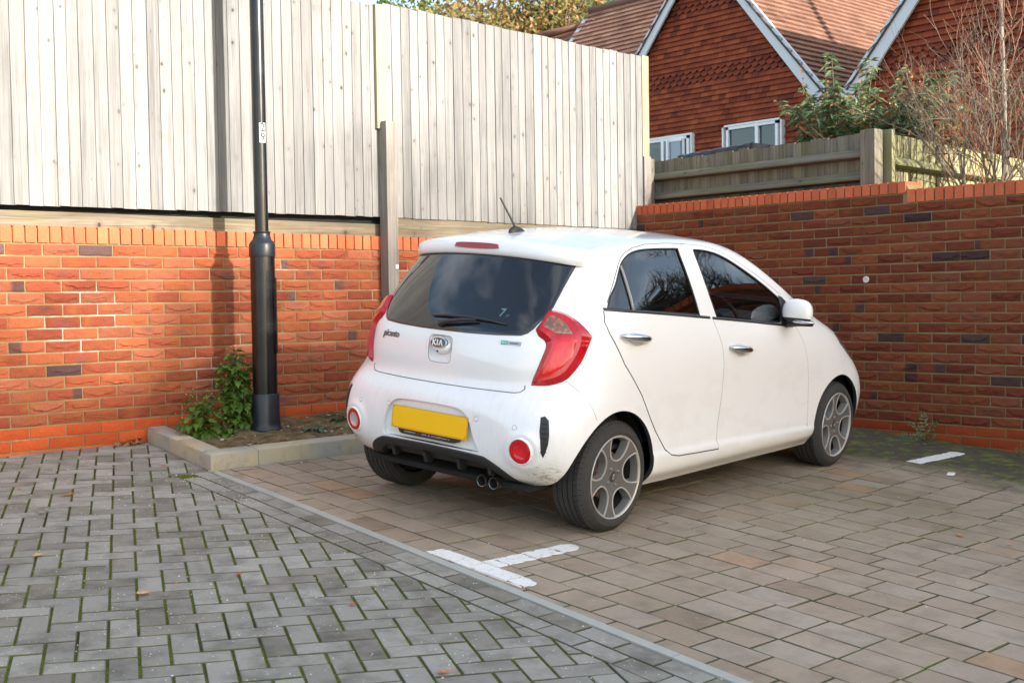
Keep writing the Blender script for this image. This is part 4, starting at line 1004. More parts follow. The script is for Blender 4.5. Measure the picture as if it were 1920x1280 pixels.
def inpoly(x,y,P):
    c=False;n=len(P);j=n-1
    for i in range(n):
        if (P[i][1]>y)!=(P[j][1]>y) and x<(P[j][0]-P[i][0])*(y-P[i][1])/(P[j][1]-P[i][1])+P[i][0]: c=not c
        j=i
    return c
FRAME=[(-.042,1.128),(.03,1.205),(.109,1.292),(.155,1.345),(.191,1.369),(.262,1.393),(.376,1.412),(.578,1.420),(.744,1.418),(.907,1.411),(1.089,1.383),(1.24,1.335),(1.475,1.24),(1.696,1.131)]
SREAR=[(-.079,1.092),(-.098,1.04),(-.085,.988),(-.062,.949),(.001,.837),(.148,.672),(.235,.55),(.297,.471),(.391,.372),(.44,.34),(.514,.326),(.70,.319),(.915,.312)]
SMID=[(.850,1.02),(.885,.95),(.920,.875),(.940,.79),(.944,.709),(.944,.619),(.930,.52),(.914,.439),(.910,.38),(.915,.312)]
SFRONT=[(1.80,.942),(1.87,.86),(1.93,.74),(1.97,.60),(1.985,.45),(1.985,.302)]
PRD=FRAME[:9]+[(.80,1.30),(.835,1.10)]+SMID+SREAR[::-1]
PFD=FRAME[8:]+[(1.80,1.05)]+SFRONT+[(1.4,.303)]+SMID[::-1]+[(.835,1.10),(.80,1.30)]
def region(c,mi,nrm):
    x,y,z=c; a=abs(y)
    if mi!=0: return 'body'
    if x<-.05 and z>.695 and x<-.18 and a<np.interp(z,[.695,.74,.9,1.0,1.1,1.3],[.49,.54,.575,.52,.53,.51]) : return 'tailgate'
    zb=.695 if a<.53 else .695+min(1,(a-.53)/.13)*.07
    if x<np.interp(z,[.2,.40,.588,.692,.766],[-.12,-.15,-.219,-.265,-.305]) and z<zb: return 'rear_bumper'
    if a>.55 and inpoly(x,z,PRD): return 'rear_door_R' if y<0 else 'rear_door_L'
    if a>.55 and inpoly(x,z,PFD): return 'front_door_R' if y<0 else 'front_door_L'
    if x>2.62 and z<.62: return 'front_bumper'
    if z<np.interp(x,[.26,.94,2.03],[.352,.336,.305]) and .2<x<2.12: return 'side_skirt'+('R' if y<0 else 'L')
    return 'body'
groups={}
for i,p in enumerate(polys):
    c=RVv[p].mean(0); groups.setdefault(region(c,pm[i],None),[]).append(i)
PART={}
for g,ids in groups.items():
    used={}; V=[];F=[];MI=[];CN=[]
    for i in ids:
        f=[]
        for k,v in enumerate(polys[i]):
            if v not in used: used[v]=len(V); V.append(tuple(RVv[v]))
            f.append(used[v]); CN.append(tuple(cn[ls[i]+k]))
        F.append(f); MI.append(pm[i])
    nm={'rear_door_R':'rear_door','rear_door_L':'rear_door','front_door_R':'front_door','front_door_L':'front_door','side_skirtR':'side_skirt','side_skirtL':'side_skirt'}.get(g,g)
    me=bpy.data.meshes.new(nm); me.from_pydata(V,[],F)
    for m_ in (MW,MINT,MRUB): me.materials.append(m_)
    me.polygons.foreach_set('material_index',np.array(MI,np.int32)); me.update(); me.shade_smooth()
    me.normals_split_custom_set(CN)
    o=bpy.data.objects.new(nm,me); COL.objects.link(o); o.parent=car; PART[g]=o
PART['body']['label']='white painted body shell'
# ---- patches laid on the hull
def basis(kind,s=-1):
    if kind=='side': return Vector((1,0,0)),Vector((0,-s,0))
    if kind=='rear': return Vector((0,1,0)),Vector((1,0,0))
    if kind=='diag': a=math.radians(50); D=Vector((math.cos(a),-s*math.sin(a),0)); return Vector((-D.y,D.x,0)),D
def onhull(p,q,A,D,tri=None):
    o=A*p+Vector((0,0,q))-D*3
    h=BV.ray_cast(o,D,6)
    if h[0] is None: 
        h=BV.find_nearest(A*p+Vector((0,0,q))-D*.5); return h[0],h[1]
    return h[0],h[1]
def resample(P,L):
    out=[]
    for i in range(len(P)):
        a,b_=np.array(P[i]),np.array(P[(i+1)%len(P)]); n=max(1,int(round(np.linalg.norm(b_-a)/L)))
        for k in range(n): out.append(tuple(a+(b_-a)*k/n))
    return out
def patch(name,P,kind,mat,parent,s=-1,h=.004,he=.0015,hin=-.006,inner=None,ins=.004,res_=.022,d3=False,smooth=True,sharp=40,skirt=True,hfun=None):
    A,D=basis(kind,s)
    if d3: P=[((Vector(p)).dot(A),p[2]) for p in P]; inner=[((Vector(p)).dot(A),p[2]) for p in inner] if inner else None
    P=resample(P,res_)
    if inner: I=resample(inner,res_)
    else: I=[tuple(q) for q in inset(P,ins)]
    xs=[p[0] for p in P];zs_=[p[1] for p in P]; pts=list(P)+list(I); nP,nI=len(P),len(I); kindv=[0]*nP+[1]*nI
    x=min(xs)+res_*.5
    Im=inset(I,res_*.35)
    while x<max(xs):
        z=min(zs_)+res_*.5
        while z<max(zs_):
            if inpoly(x,z,Im): pts.append((x,z)); kindv.append(1)
            z+=res_
        x+=res_
    ed=[(i,(i+1)%nP) for i in range(nP)]+[(nP+i,nP+(i+1)%nI) for i in range(nI)]
    r=delaunay_2d_cdt([Vector(p) for p in pts],ed,[],1,1e-6)
    vs,es,fs,ov=r[0],r[1],r[2],r[3]
    V=[];bmap={}
    for i,v in enumerate(vs):
        o=ov[i][0] if ov[i] else len(pts)
        k=kindv[o] if o<len(kindv) else 1
        loc,n=onhull(v.x,v.y,A,D)
        hh=(h if hfun is None else hfun(v.x,v.y)) if k else he
        V.append(loc+n*hh)
        if k==0: bmap[o]=i
    F=[list(f) for f in fs]
    # orientation: outward = against D
    for f in F:
        n=(V[f[1]]-V[f[0]]).cross(V[f[2]]-V[f[0]])
        if n.dot(D)>0: f.reverse()
    if skirt:
        b0=len(V); loop=[bmap[i] for i in range(nP) if i in bmap]
        for i in loop: V.append(V[i]+D*(he-hin)+ (V[i]-V[i]))
        m=len(loop); ar=sum(P[i][0]*P[(i+1)%nP][1]-P[(i+1)%nP][0]*P[i][1] for i in range(nP))
        for k in range(m):
            q=[loop[k],loop[(k+1)%m],b0+(k+1)%m,b0+k]; F.append(q)
    o=mesh(name,V,F,mat,parent,smooth=smooth,sharp=sharp); 
    if skirt:
        bm=bmesh.new(); bm.from_mesh(o.data); bmesh.ops.recalc_face_normals(bm,faces=bm.faces); 
        c=max(bm.faces,key=lambda f:-f.calc_center_median().dot(D))
        if c.normal.dot(D)>0: bmesh.ops.reverse_faces(bm,faces=bm.faces)
        bm.to_mesh(o.data); bm.free()
    return o
def line3(L,kind,s=-1,h=0.0,step=.02,closed=False):
    A,D=basis(kind,s); out=[]
    Lr=resample(L,step) if closed else [tuple(np.array(L[i])+(np.array(L[i+1])-np.array(L[i]))*k/max(1,int(math.dist(L[i],L[i+1])/step))) for i in range(len(L)-1) for k in range(max(1,int(math.dist(L[i],L[i+1])/step)))]+[L[-1]]
    for p in Lr:
        l,n=onhull(p[0],p[1],A,D); out.append(l+n*h)
    if closed: out.append(out[0])
    return out
def seam(L,kind,parent,s=-1,r=.0022,mat=None,h=-.0008,closed=False,name='panel_gap',step=.02):
    mb=MB(); mb.tube(line3(L,kind,s,h,step,closed),r,6); return mb.obj(name,mat or MSEAM,parent,smooth=True)
for s in (-1,1):
    k='R' if s<0 else 'L'
    fd,rd=PART['front_door_'+k],PART['rear_door_'+k]
    g=patch('window_glass',inset(WF,-.004),'side',MGL,fd,s,h=-.006,he=-.006,skirt=False,ins=.01)
    g=patch('window_glass',inset(WRr,-.004),'side',MGLP,rd,s,h=-.006,he=-.006,skirt=False,ins=.01)
    for P,d in ((WF,fd),(WRr,rd)):
        mb=MB(); mb.tube(line3(P,'side',s,-.002,.02,True),.0052,6,cap=False); mb.obj('window_seal',MRUB,d,smooth=True)
    # divider of the fixed quarter light, belt weatherstrips
    mb=MB(); mb.tube(line3([(.134,1.305),(.129,1.239),(.122,1.148),(.114,1.092)],'side',s,.000,.02),.0075,6); mb.obj('quarter_light_bar',simple('satin_bar',(.28,.27,.26),.4),rd,smooth=True)
    bl=[(-.076,1.099),(.298,1.073),(.822,1.030)]; bf=[(.85,1.027),(1.26,.992),(1.70,.950),(1.765,.944)]
    for L,d in ((bl,rd),(bf,fd)):
        P=[(x,z+.0075) for x,z in L]+[(x,z-.0065) for x,z in L[::-1]]
        patch('belt_moulding',P,'side',simple('dark_moulding',(.028,.028,.030),.45,var=0),d,s,h=.0045,he=.002,ins=.003)
    patch('mirror_sail',[(1.655,1.128),(1.70,1.118),(1.80,1.045),(1.815,.955),(1.62,.958),(1.66,1.03)],'side',MBP,fd,s,h=.004,he=.001)
    seam(SREAR,'side',rd,s,r=.0034); seam(FRAME[:9],'side',rd,s,r=.0022); seam(FRAME[8:],'side',fd,s,r=.0018,mat=MSEAML)
    seam(SMID,'side',fd,s,r=.0016,mat=MSEAML); seam(SFRONT,'side',fd,s,r=.0014,mat=MSEAML)
    seam([(-.312,.764),(-.305,.760),(-.285,.727),(-.265,.692),(-.240,.64),(-.219,.588)],'side',PART['rear_bumper'],s,r=.0016,mat=MSEAML)
    # door handles
    for d,(x0,z0,x1,z1) in ((rd,(-.014,.972,.212,.947)),(fd,(.994,.864,1.226,.836))):
        A,D=basis('side',s); pts=[];rad=[]
        for i in range(13):
            t=i/12; l,n=onhull(x0+(x1-x0)*t,z0+(z1-z0)*t-.004*math.sin(math.pi*t),A,D); pts.append(l+n*(.004+.030*math.sin(math.pi*t)**.6)); rad.append(.006+.0140*math.sin(math.pi*min(1,t*.9+.05))**.7)
        mb=MB(); mb.tube(pts,rad,12); 
        hd=mb.obj('door_handle',MCHR,d,smooth=True)
        patch('handle_cup',smoothpoly([(x0+.03,z0-.004),((x0+x1)/2,z0+.012),(x1-.02,z1+.0),((x0+x1)/2,z1-.028)],4),'side',simple('cup_shaded_white',(.55,.55,.54),.4,var=0),d,s,h=.0012,he=.0004)  # flat patch whose darker white stands for shade in the handle recess
        if d is fd:
            l,n=onhull(x0+.018,z0-.002,A,D); mb=MB(); mb.lathe([(0,.0),(.010,.0),(.011,-.012)],14,origin=l+n*.014,axis='Y'); 
            mb.obj('keyhole',MCHR,d,smooth=True,sharp=50)
    # wheel-arch liner, a dark half drum with a lip
    for cx_ in (-.02,2.41):
        mb=MB(); V=[];F=[]
        N=28
        for i in range(N+1):
            t=math.pi*(.02+.96*i/N)
            for yy,rr_ in ((.40,.352),(.68,.346),(.72,.340)): V.append((cx_+rr_*math.cos(t),s*yy,.285+rr_*math.sin(t)))
        for i in range(N): F+=[(i*3+k,i*3+k+1,(i+1)*3+k+1,(i+1)*3+k) for k in range(2)]
        F.append([i*3 for i in range(N+1)])
        mesh('wheel_arch_liner',V,F,MDK,car)
# windscreen
ws=[]; 
V=[];F=[];N=14
for j in range(9):
    z=1.045+(1.41-1.045)*j/8
    for i in range(N+1):
        y=(-.62+1.24*i/N)*(1-.16*j/8)
        h_=BV.ray_cast(Vector((4,y,z)),Vector((-1,0,0)),6)
        l=h_[0] if h_[0] is not None else Vector((1.5,y,z)); V.append(l-h_[1]*.006 if h_[0] is not None else l)
F=[(j*(N+1)+i,j*(N+1)+i+1,(j+1)*(N+1)+i+1,(j+1)*(N+1)+i) for j in range(8) for i in range(N)]
mesh('windscreen',V,F,m_glass('windscreen_glass',(.80,.84,.82),1),car,smooth=True)
# ---- tailgate items
tg_=PART['tailgate']; rb=PART['rear_bumper']
GB=[(.475,.968),(.36,.957),(.2,.955),(0,.9545),(-.2,.955),(-.36,.960),(-.465,.972)]
RGL=[(-.503,.996),(-.528,1.05),(-.545,1.10),(-.543,1.16),(-.538,1.22),(-.530,1.30),(-.528,1.335),(-.40,1.350),(-.2,1.356),(0,1.358),(.2,1.356),(.40,1.350),(.528,1.335),(.530,1.30),(.538,1.22),(.543,1.16),(.545,1.10),(.528,1.05),(.503,.996)]+[(a,b_) for a,b_ in [(.485,.976),(.455,.964),(.33,.957),(.16,.9535),(0,.953),(-.16,.9535),(-.33,.957),(-.455,.964),(-.485,.976)]]
rg=patch('rear_window',RGL,'rear',MRG,tg_,h=.004,he=.0015,ins=.006,res_=.02)
for k_,zz_ in enumerate(()): pass
seam([(-.515,.735),(-.518,.718),(-.50,.702),(-.47,.697),(-.25,.6945),(0,.694),(.25,.6945),(.47,.697),(.50,.702),(.518,.718),(.515,.735)],'rear',tg_,r=.0026)
# spoiler
V=[];F=[];NY=36; prof=[]
for i in range(NY+1):
    y=-.562+1.124*i/NY; e=abs(y)/.562; 
    zl=1.332-.036*e**2.2; zt=1.413-.042*e**2.4
    A,D=basis('rear'); yl=max(-.56,min(.56,y))
    l,_n=onhull(yl*.97,zl,A,D); t_,_n2=onhull(yl*.93,zt-.012,A,D)
    up=BV.ray_cast(Vector((t_.x+.15,y*.93,2)),Vector((0,0,-1)),3)[0]
    zr_=up.z if up is not None else zt
    xo=l.x-.011+.004*e**4; 
    ring=[(t_.x+.16,y*.95,zr_+.0005),(t_.x+.06,y*.965,max(zt-.0,zr_-.014)+.008*(1-e**3)),(t_.x-.006,y,zt+.004),(xo+.006,y,zt-.012),(xo-.004,y,zl+.034),(xo-.004,y,zl+.010),(xo+.003,y,zl+.001),(l.x+.02,y*.985,zl+.004)]
    V+=ring
m=8
for i in range(NY): F+=[(i*m+k,i*m+k+1,(i+1)*m+k+1,(i+1)*m+k) for k in range(m-1)]
F+=[tuple(range(m)),tuple(NY*m+k for k in range(m))[::-1]]
sp=mesh('roof_spoiler',V,F,MW,tg_,smooth=True,sharp=62)
bm=bmesh.new(); bm.from_mesh(sp.data); bmesh.ops.recalc_face_normals(bm,faces=bm.faces); bm.to_mesh(sp.data); bm.free()
xl=onhull(0,1.337,*basis('rear'))[0].x
V=[];ns=20
P=smoothpoly([(-.136,1.366),(-.142,1.376),(-.128,1.389),(0,1.392),(.128,1.389),(.142,1.376),(.136,1.366),(0,1.362)],4)
fr_=[(xl-.0185+(z-1.38)*.35+ .06*y*y,y,z) for y,z in P]; bk_=[(xl+.004,y,z) for y,z in P]; n=len(P)
mesh('high_brake_light',fr_+bk_,[tuple(range(n))]+[(k,(k+1)%n,n+(k+1)%n,n+k) for k in range(n)],MREDD,sp,smooth=False)
# antenna
mb=MB(); mb.tube([(.095,0,1.462),(.06,0,1.50),(.028,0,1.545),(-.052,0,1.625)],[.006,.0055,.0048,.0042],10); an=empty('roof_antenna',(0,0,0),parent=car)
bpy.data.objects.remove(an)
base=MB(); ring=[]
V=[]
for k,(z,sx1,sy1,cx1) in enumerate(((1.440,.062,.024,.092),(1.458,.060,.022,.092),(1.468,.045,.016,.088),(1.476,.020,.011,.080),(1.480,.010,.007,.078))):
    for i in range(20): t=i/20*2*math.pi; V.append((cx1+sx1*math.cos(t),sy1*math.sin(t),z))
F=[(k*20+i,k*20+(i+1)%20,(k+1)*20+(i+1)%20,(k+1)*20+i) for k in range(4) for i in range(20)]+[tuple(80+i for i in range(20))]
ab=mesh('antenna_base',V,F,MBP,car,smooth=True,sharp=50)
mb=MB(); mb.tube([(.080,0,1.472),(.045,0,1.515),(.0,0,1.566),(-.049,0,1.622)],[.0065,.006,.0052,.0045],10); mb.obj('mast',simple('grey_rubber_mast',(.07,.075,.075),.6,var=.1),ab,smooth=True,sharp=60)
# wiper
A,D=basis('rear')
arm=[onhull(y,z,A,D)[0]+Vector((-dx,0,0)) for y,z,dx in ((.02,.985,.02),(-.02,1.0,.034),(-.12,1.016,.036),(-.2,1.022,.03))]
mb=MB(); mb.tube([arm[0]+Vector((.02,0,0)),arm[0]],.017,12); mb.tube(arm,[.013,.012,.009,.006],8); 
wa=mb.obj('wiper_arm',MBP,tg_,smooth=True,sharp=50)
bl_=[onhull(y,z,A,D)[0]+Vector((-dx,0,0)) for y,z,dx in ((.095,1.020,.014),(0,1.028,.016),(-.15,1.030,.017),(-.28,1.022,.016),(-.365,1.012,.014))]
mb=MB(); mb.tube(bl_,[.004,.008,.008,.006,.003],8); mb.obj('wiper_blade',MBP,wa,smooth=True)
# badge, camera, handle, lettering
def tang(y,z,kind='rear',s=-1,h=.004):
    A,D=basis(kind,s); l,n=onhull(y,z,A,D); zup=Vector((0,0,1)); n=n.normalized(); up=(zup-n*zup.dot(n)).normalized(); return l+n*h,n,up
# grip pod that carries the emblem
pc,pn,pu=tang(0.0,.880,h=0)
pc=Vector((-.462,.003,.882)); pn=Vector((-.985,0,.17)).normalized(); pu=Vector((.17,0,.985)).normalized(); pr_=pu.cross(pn).normalized()
V=[];F=[];NR=8;NN=28
for j in range(NR+1):
    f=j/NR; q=math.cos(f*math.pi/2)**.6 if f<1 else 0
    for i in range(NN): t=i/NN*2*math.pi; V.append(pc+pr_*(.066*q*math.cos(t))+pu*(.044*q*math.sin(t)-.002)+pn*(-.022+.034*math.sin(f*math.pi/2)))
F=[(j*NN+i,j*NN+(i+1)%NN,(j+1)*NN+(i+1)%NN,(j+1)*NN+i) for j in range(NR) for i in range(NN)]
pod=mesh('tailgate_handle',V,F,MW,tg_,smooth=True)
bm=bmesh.new(); bm.from_mesh(pod.data); bmesh.ops.remove_doubles(bm,verts=bm.verts,dist=1e-5); bmesh.ops.recalc_face_normals(bm,faces=bm.faces); bm.to_mesh(pod.data); bm.free()
ec=pc+pn*.0115+pu*.010
def ell(name,c,a,b_,h0,h1,m_,parent,n=36):
    V=[];
    for (k,hh) in ((1,h0),(1,h1*.6),(.95,h1)):
        for i in range(n): t=i/n*2*math.pi; V.append(c+pr_*(a*k*math.cos(t))+pu*(b_*k*math.sin(t))+pn*hh)
    return mesh(name,V,[(j*n+i,j*n+(i+1)%n,(j+1)*n+(i+1)%n,(j+1)*n+i) for j in range(2) for i in range(n)]+[tuple(2*n+i for i in range(n))],m_,parent,smooth=True,sharp=40)
em=ell('emblem',ec,.0565,.0295,-.010,.004,MCHR,tg_); 
ell('emblem_field',ec,.0515,.0250,.0,.0052,simple('emblem_black',(.012,.012,.016),.2,var=0,coat=1),em)
# upright strokes of the emblem lettering
mb=MB()
def stroke(pts,w=.0052):
    for p,q in zip(pts[:-1],pts[1:]):
        a=ec+pr_*p[0]+pu*p[1]+pn*.0068; c=ec+pr_*q[0]+pu*q[1]+pn*.0068; d=(c-a).normalized(); s_=d.cross(pn).normalized()*w/2; e_=d*w*.25
        mb.add([a-e_-s_,a-e_+s_,c+e_+s_,c+e_-s_]+[x-pn*.002 for x in (a-e_-s_,a-e_+s_,c+e_+s_,c+e_-s_)],[(0,1,2,3),(0,4,5,1),(1,5,6,2),(2,6,7,3),(3,7,4,0)])
LR=1 # reading direction along pr_ seen from behind
for st_ in ([(-.034,-.013),(-.034,.013)],[(-.016,.013),(-.030,-.001),(-.014,-.013)],[(-.004,-.013),(-.004,.013)],[(.009,-.013),(.0185,.013),(.029,-.013)]): stroke([(x*LR*1.0,y) for x,y in st_],.0058)
mb.obj('emblem_letters',simple('emblem_silver',(.85,.85,.86),.25,var=0),em)
mb=MB(); mb.lathe([(0,-.003),(.005,-.003),(.0065,0),(.0065,.01)],14,axis='X',origin=pc+pn*.006-pu*.032+pr_*-.005); mb.obj('rear_camera',MBP,pod,smooth=True)
seam([(.074,.928),(.0,.931),(-.058,.928),(-.074,.915),(-.078,.86),(-.074,.81),(-.060,.797),(0,.794),(.058,.797),(.074,.812),(.080,.86),(.082,.912)],'rear',tg_,r=.0014,mat=MSEAML,closed=True,h=-.0004)
def lettering(name,body,size,y,z,m_,sx=1,bold=.0004,ext=.0012,shear=0,parent=None):
    l,n,up=tang(y,z,h=.0012); right=up.cross(n); 
    return txt(name,body,size,m_,frame(l,right,up),parent or tg_,ext,bold,'CENTER',sx,shear)
MDC=simple('dark_chrome_letters',(.16,.15,.15),.3,metal=.6,var=0)
lettering('model_lettering','picanto',.050,.384,.904,MDC,.93,.0006,.002,.12)
l,n,up=tang(-.417,.927,h=.0); R3=up.cross(n).normalized()
def quadpatch(name,c,n,R3,up,w,h_,t,m_,parent,cut_=0):
    P=[(-w/2+cut_,-h_/2),(w/2,-h_/2),(w/2,h_/2),(-w/2,h_/2)]
    V=[c+R3*x+up*y-n*.004 for x,y in P]+[c+R3*x+up*y+n*t for x,y in P]
    return mesh(name,V,[(4,5,6,7),(0,1,5,4),(1,2,6,5),(2,3,7,6),(3,0,4,7)],m_,parent)
eb=quadpatch('eco_badge',l,n,R3,up,.108,.020,.0025,simple('silver_badge',(.50,.50,.50),.3,metal=.5,var=0),tg_)
quadpatch('badge_green_field',l-R3*.035,n,R3,up,.036,.0195,.0032,simple('teal_badge',(.03,.30,.28),.35,var=0),eb)
for body,dx,sz,cc in (('ECO',-.035,.0145,(.7,.8,.78)),('dynamics',.018,.0135,(.10,.10,.10))):
    txt('badge_text',body,sz,simple('badge_ink_'+body,cc,.5,var=0),frame(l+R3*dx+n*.0036,R3,up),eb,.0003,.0002,'CENTER',1.0)
# faint sticker inside the rear glass
l,n,up=tang(-.315,1.060,h=.0046); R3=up.cross(n).normalized(); txt('window_sticker','7',.062,simple('pale_sticker',(.10,.17,.20),.5,var=0),frame(l,R3,up),rg,.0002,.0012,'CENTER',1,.1)
l,n,up=tang(-.352,1.050,h=.0046); txt('window_sticker','yr',.026,simple('pale_sticker_b',(.07,.09,.12),.5,var=0),frame(l,R3,up),rg,.0002,.0004)
# ---- tail lamps
LO=[(-.348,-.514,.998),(-.310,-.524,1.045),(-.276,-.533,1.090),(-.256,-.566,1.086),(-.235,-.606,1.073),(-.216,-.642,1.051),(-.196,-.682,1.017),(-.178,-.72,.975),(-.212,-.718,.915),(-.247,-.712,.853),(-.301,-.682,.78),(-.343,-.644,.752),(-.375,-.600,.741),(-.405,-.545,.739),(-.397,-.553,.775),(-.382,-.566,.828),(-.366,-.575,.875),(-.351,-.583,.918),(-.346,-.575,.942),(-.348,-.557,.957),(-.352,-.534,.970)]
LI=[(-.285,-.5385,1.076),(-.244,-.597,1.062),(-.229,-.640,1.033),(-.216,-.678,.988),(-.237,-.688,.927),(-.273,-.678,.859),(-.309,-.654,.804),(-.348,-.620,.775),(-.388,-.569,.757),(-.382,-.573,.79),(-.366,-.584,.84),(-.345,-.597,.900),(-.328,-.596,.945),(-.332,-.560,.975),(-.338,-.534,.992),(-.315,-.533,1.035)]
LA=[(-.326,-.540,1.008),(-.292,-.546,1.056),(-.281,-.562,1.056),(-.264,-.597,1.040),(-.256,-.628,1.014),(-.254,-.655,.979),(-.308,-.602,.979)]
LBr=[(-.262,-.640,.965),(-.237,-.665,.955),(-.262,-.662,.88),(-.300,-.640,.83),(-.345,-.600,.79),(-.378,-.582,.785),(-.350,-.603,.88),(-.322,-.612,.945)]
for s in (-1,1):
    fl=lambda L:[(x,y*(-s),z) for x,y,z in L]
    lamp=patch('tail_lamp',fl(smoothpoly(LO,2,True,(0,2,7,13))),'diag',MRED,car,s,h=.022,he=.003,hin=-.02,inner=fl(smoothpoly(LI,2,True,(0,3,8,13))),d3=True,sharp=22,res_=.014)
    patch('indicator_lens',fl(LA),'diag',MAMB,lamp,s,h=.0236,he=.0225,d3=True,res_=.014,ins=.003)
    patch('brake_lens',fl(LBr),'diag',MREDB,lamp,s,h=.0234,he=.0222,d3=True,res_=.016,ins=.006)
    patch('lamp_seal',fl([tuple(Vector(a)) for a in LO]),'diag',MSEAM,lamp,s,h=.0012,he=.0008,d3=True,res_=.02,ins=.001) if 0 else None
    A,D=basis('diag',s); mb=MB(); mb.tube(line3([(Vector(p).dot(A),p[2]) for p in fl(smoothpoly(LO,2,True,(0,2,7,13)))],'diag',s,.0,.02,True),.0022,6,cap=False); mb.obj('lamp_gap',MSEAM,lamp,smooth=True)
# ---- bumper items
bx=onhull(.0,.50,*basis('rear'))[0].x
MPL=simple('yellow_number_plate',(.86,.50,.003),.35,var=.03,coat=.3); MPLE=simple('yellow_plate_edge',(.66,.33,.004),.4,var=.05)
V=[];pl0=[(.262,.444),(-.256,.444),(-.256,.557),(.262,.557)]
pln=Vector((-.997,0,.07)).normalized()
def plane_at(y,z,off): return Vector((bx+.006+(z-.50)*.07-off,y,z))
def flat(name,P,off0,off1,m_,parent):
    n=len(P); V=[plane_at(y,z,off0) for y,z in P]+[plane_at(y,z,off1) for y,z in P]
    return mesh(name,V,[tuple(range(n,2*n))]+[(k,(k+1)%n,n+(k+1)%n,n+k) for k in range(n)],m_,parent)
patch('plate_recess',inset(REC,-.012),'rear',MW,rb,h=-.021,he=-.021,skirt=False,ins=.01)
patch('handle_recess',inset(HREC,-.010),'rear',MW,tg_,h=-.020,he=-.020,skirt=False,ins=.008)
hold=flat('plate_holder',[(.205,.425),(.190,.4265-.008),(-.170,.4265-.008),(-.190,.425),(-.215,.452),(-.215,.54),(.225,.54),(.225,.452)],-.02,.004,MBP,rb)
npl=flat('number_plate',smoothpoly(pl0,1),.004,.008,MPLE,rb)
flat('plate_face',[(.245,.452),(-.238,.452),(-.250,.470),(-.250,.538),(-.236,.553),(.240,.553),(.255,.540),(.256,.466)],.008,.0092,MPL,npl)
mb=MB()      # the dealer line under the plate is too small to read: only its marks are built
y=.165
while y>-.145:
    w_=rnd.uniform(.003,.006); h_=rnd.uniform(.005,.009)
    if not .055<y<.09 and rnd.random()<.88:
        c_=plane_at(y,.4325,.0046); mb.box(c_,(.0006,w_,h_),mi=0)
    y-=w_+.0025
c_=plane_at(.072,.4325,.0046); mb.box(c_,(.0006,.003,.010),mi=1)
mb.obj('holder_marks',[simple('holder_ink',(.30,.30,.29),.5,var=0),simple('holder_ink_red',(.4,.03,.03),.5,var=0)],hold)
# reflector / fog lamps
for s in (-1,1):
    c,n,up=tang(s*.570,.438,h=0); n=(n+Vector((-.35,0,0))).normalized(); rt=Vector((0,0,1)).cross(n).normalized(); up=n.cross(rt)
    def disc(name,prof,m_,parent,smooth=True):
        V=[];N=36
        for (r_,h_) in prof:
            for i in range(N): t=i/N*2*math.pi; V.append(c+rt*(r_*math.cos(t))+up*(r_*math.sin(t))+n*h_)
        return mesh(name,V,[(j*N+i,j*N+(i+1)%N,(j+1)*N+(i+1)%N,(j+1)*N+i) for j in range(len(prof)-1) for i in range(N)],m_,parent,smooth=smooth,sharp=45)
    bz=disc('lamp_surround',[(.066,-.012),(.0655,.012),(.062,.016),(.0595,.0155),(.058,.010)],MW,rb)
    fg=disc('fog_lamp',[(.058,.004),(.058,.013),(.055,.0165),(.040,.0175),(.039,.012)],m_red('fog_red'+str(s),(.48,.005,.008),(.54,.008,.010),.2),rb)
    inn=MREDB if s<0 else simple('clear_reverse_lens',(.55,.50,.50),.12,var=.1,coat=1,metal=.2)
    disc('lamp_bowl',[(.039,.0125),(.034,.0095),(.024,.0070),(.012,.0055),(.0001,.005)],inn,fg)
    if s<0: fg['label']='round red fog lamp, all red'
    else: fg['label']='round reversing lamp with red rim and clear middle'
    # bumper corner vent
    SL=[(-.450,-.646,.604),(-.440,-.664,.610),(-.435,-.682,.592),(-.440,-.690,.53),(-.446,-.692,.484),(-.450,-.680,.44),(-.452,-.668,.417),(-.462,-.660,.44),(-.466,-.660,.494),(-.464,-.652,.543)]
    fl=lambda L:[(x,y*(-s),z) for x,y,z in L]
    vt=patch('bumper_vent',fl(SL),'diag',MBP,rb,s,h=.0022,he=.0018,d3=True,res_=.012,ins=.003)
    A,D=basis('diag',s)
    for k in range(7):
        z=.445+k*.022; Lm=[(-.463+.002*k,-.655,z),(-.447+.0015*k,-.683,z)]
        mb=MB(); q=[Vector((x,y*(-s),zz_)) for x,y,zz_ in Lm]; mb.tube([onhull(p.dot(A),p.z,A,D)[0]-D*.005 for p in q],.0022,5); mb.obj('vent_rib',MBP,vt,smooth=True)
    for (y,z) in ((.530,.544),(.302,.556)):
        l,n2,u2=tang(s*y,z,h=.0004); r2=u2.cross(n2); V=[]
        for r_,h_ in ((.0118,-.0005),(.0112,.0012),(.0095,.0016)):
            for i in range(16): t=i/16*6.2832; V.append(l+r2*(r_*math.cos(t))+u2*(r_*math.sin(t))+n2*h_)
        sn_=mesh('parking_sensor',V,[(j*16+i,j*16+(i+1)%16,(j+1)*16+(i+1)%16,(j+1)*16+i) for j in range(2) for i in range(16)]+[tuple(32+i for i in range(16))],MWP,rb,smooth=True,sharp=40)
        mb=MB(); mb.tube([l+r2*(.0124*math.cos(t))+u2*(.0124*math.sin(t)) for t in np.linspace(0,6.2832,17)],.0008,4); mb.obj('sensor_gap',MSEAM,sn_)
